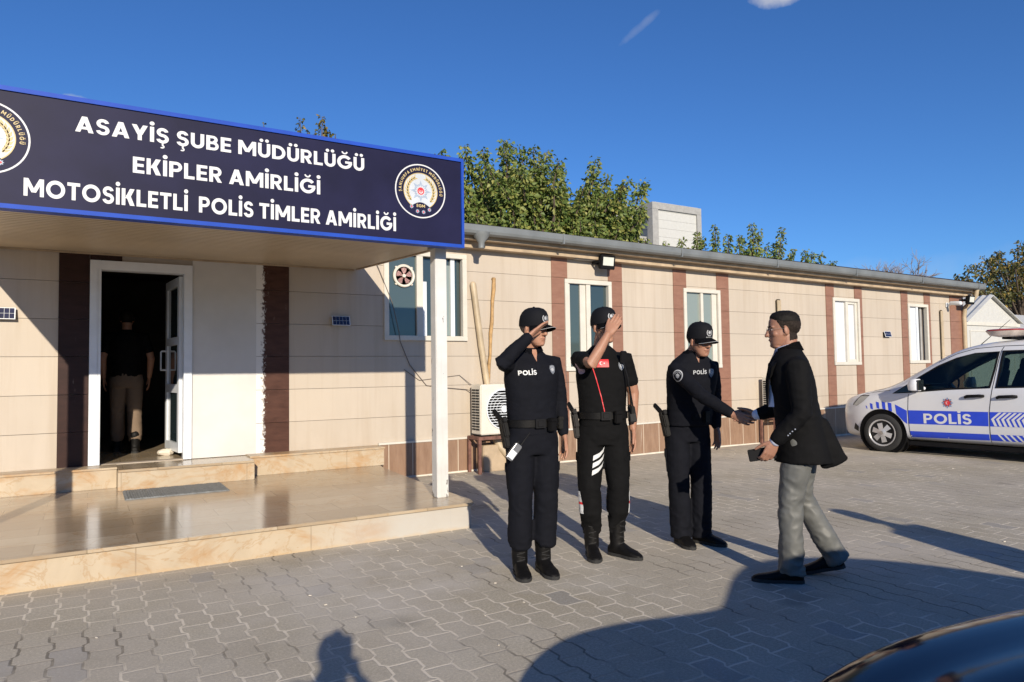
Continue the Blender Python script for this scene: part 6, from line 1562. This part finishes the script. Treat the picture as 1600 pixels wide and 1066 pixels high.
# glasses
bm = B()
for s in (-1, 1):
    tube(bm, [hM @ Vector((s * .033 + .024 * math.cos(a), .1005 - abs(math.cos(a)) * .003, -.001 + .016 * math.sin(a))) for a in (2 * PI * k / 20 for k in range(21))], [.0008], 6, caps=False)
    tube(bm, [hM @ Vector(p) for p in ((s * .057, .098, .004), (s * .076, .085, .007), (s * .080, .0, .008), (s * .078, -.012, .0))], [.0008], 6)
tube(bm, [hM @ Vector(p) for p in ((-.010, .101, .003), (0, .106, .006), (.010, .101, .003))], [.0008], 6)
obj('glasses', bm, 'wire', pm)

def wl_(p, o): return (Matrix.Translation(o.location) @ Matrix.Rotation(o.rotation_euler.z, 4, 'Z') @ Matrix.Scale(o.scale.x, 4)) @ Vector(p)
# phone held in his left hand
hc = Vector(mL[2]) + Vector((.035, .060, -.085)); c = wl_(hc, pm)
ph = thing('mobile_phone', 'black mobile phone gripped in the left hand of the man in the jacket', 'phone', c, -MAZ)
q = Matrix.Rotation(R(-10), 4, 'X'); bm = B(); box(bm, -.005, .005, -.062, .105, -.038, .040, q); obj('phone_case', bm, 'black', ph, bevel=.004)
bm = B(); box(bm, .0052, .0062, -.056, .099, -.033, .035, q); obj('screen', bm, 'carglass', ph)
# radios on belts
def radio(o, p, rot, label, ant, m):
    t = thing('walkie_talkie', label, 'radio', wl_(p, o), o.rotation_euler.z, group='radios on the officers')
    bm = B(); box(bm, -.026, .026, -.016, .016, -.065, .055, rot); b = obj('radio_body', bm, m, t, bevel=.005)
    bm = B(); box(bm, -.020, .020, .0162, .018, -.055, .0, rot); obj('keypad', bm, 'alu' if m != 'black' else 'rubber', t)
    bm = B(); cyl(bm, rot @ Vector((.012, 0, .055)), rot @ Vector((.012, 0, .07)), .007); obj('knob', bm, 'black', t)
    bm = B(); tube(bm, [rot @ Vector((-.014, 0, .054)), rot @ Vector((-.014, 0, .054 + ant))], [.006, .003], 8); obj('aerial', bm, 'black', t)
radio(p1, (.185, .135, .84), Matrix.Rotation(R(-40), 4, 'Y') @ Matrix.Rotation(R(0), 4, 'X'), 'silver fronted radio dangling at the hip of the first saluting officer', .11, 'steel')
radio(p2, (-.205, .06, 1.02), Matrix.Rotation(R(8), 4, 'Y'), 'black radio with upright aerial on the belt of the short sleeved officer', .15, 'black')
t = thing('radio_microphone', 'black shoulder microphone clipped on the short sleeved officer with its cord', 'microphone', wl_((-.135, .125, 1.43), p2), p2.rotation_euler.z)
bm = B(); box(bm, -.024, .024, -.016, .016, -.05, .042, Matrix.Rotation(R(-20), 4, 'X')); obj('microphone_body', bm, 'black', t, bevel=.006)
bm = B(); tube(bm, [(0, .01, -.05), (-.025, .015, -.15), (-.045, .005, -.28), (-.055, -.02, -.38), (-.06, -.05, -.42)], [.006], 8); obj('cord', bm, 'black', t, True)

# --- people only half seen or known by their shadows
pd, bd, sd2, td, hd = officer('person in dark top and beige trousers walking away inside the dark doorway', (.40, 9.95), R(4), 1.0, 'blackcloth',
    ((0, .03, 1.655), R(0), R(8)), ((.20, 0, 1.43), (.27, -.03, 1.16), (.25, .08, .93)), ((-.20, 0, 1.43), (-.26, -.02, 1.16), (-.25, .06, .93)),
    ((0, .15, -1), (-1, 0, 0), True, REL, .03, (.3, .3)), ((0, .15, -1), (1, 0, 0), False, REL, .03, (.3, .3)),
    [((.085, 0, .90), (.09, .0, .50), (.10, -.10, .10), (0, 1)), ((-.085, 0, .90), (-.10, .08, .51), (-.10, .16, .10), (0, 1))], 'skin1', sleeves='short', tall=.22, seed=6.1, trou_m='beigetrouser', face_on=False, belt_on=False, voxel=.007)
pd.location.z = .44
hair_from(pd, bd, hd, lambda p: min(max(p.z - .05, -.01 - p.y), p.z + .06), .006, 'hair')
po_, bo, so, to, ho = officer('photographer in dark clothes raising a camera, known by the shadow on the paving', (-.15, -.25), R(45), .855, 'uniform',
    ((0.0, .07, 1.60), R(0), R(6)), ((.20, .03, 1.42), (.27, .17, 1.20), (.09, .19, 1.45)), ((-.20, .03, 1.42), (-.25, .20, 1.22), (-.06, .22, 1.42)),
    ((-.4, .2, .6), (-1, .2, .2), True, (.5, .5, .5, .5), .03, (.4, .4)), ((.4, .2, .6), (1, .2, .2), False, (.5, .5, .5, .5), .03, (.4, .4)),
    [((.085, 0, .90), (.12, .03, .50), (.14, -.02, .10), (.2, 1)), ((-.085, 0, .90), (-.12, .03, .50), (-.14, -.02, .10), (-.2, 1))], 'skin1', tall=0, seed=7.1, face_on=False, belt_on=False, voxel=.008, lean=.08)
hair_from(po_, bo, ho, lambda p: min(max(p.z - .05, -.01 - p.y), p.z + .06), .01, 'hair')
t = thing('photo_camera', 'black camera held up to the face of the photographer', 'camera', (-.055, -.09, 1.375), -R(31))
bm = B(); box(bm, -.072, .072, -.035, .03, -.05, .045); box(bm, -.025, .025, -.03, .02, .045, .075); obj('camera_body', bm, 'black', t, bevel=.006)
bm = B(); cyl(bm, (0, .03, -.005), (0, .075, -.005), .035); obj('camera_lens', bm, 'black', t)
pb, bb, sb_, tb, hb = officer('bystander in dark clothes standing beyond the right edge, known by a long shadow', (4.72, -.42), R(-10), .985, 'uniform',
    ((0, .03, 1.655), R(30), R(3)), ((.20, 0, 1.43), (.24, -.03, 1.16), (.22, .05, .93)), ((-.20, 0, 1.43), (-.24, -.02, 1.16), (-.22, .06, .93)),
    ((0, .15, -1), (-1, 0, 0), True, REL, .03, (.3, .3)), ((0, .15, -1), (1, 0, 0), False, REL, .03, (.3, .3)),
    [((.085, 0, .90), (.09, .02, .50), (.09, -.02, .10), (.1, 1)), ((-.085, 0, .90), (-.10, .02, .50), (-.09, .0, .10), (-.1, 1))], 'skin2', tall=0, seed=9.1, belt_on=False, voxel=.008)
hair_from(pb, bb, hb, lambda p: min(max(p.z - .05, -.01 - p.y), p.z + .06), .007, 'hair')
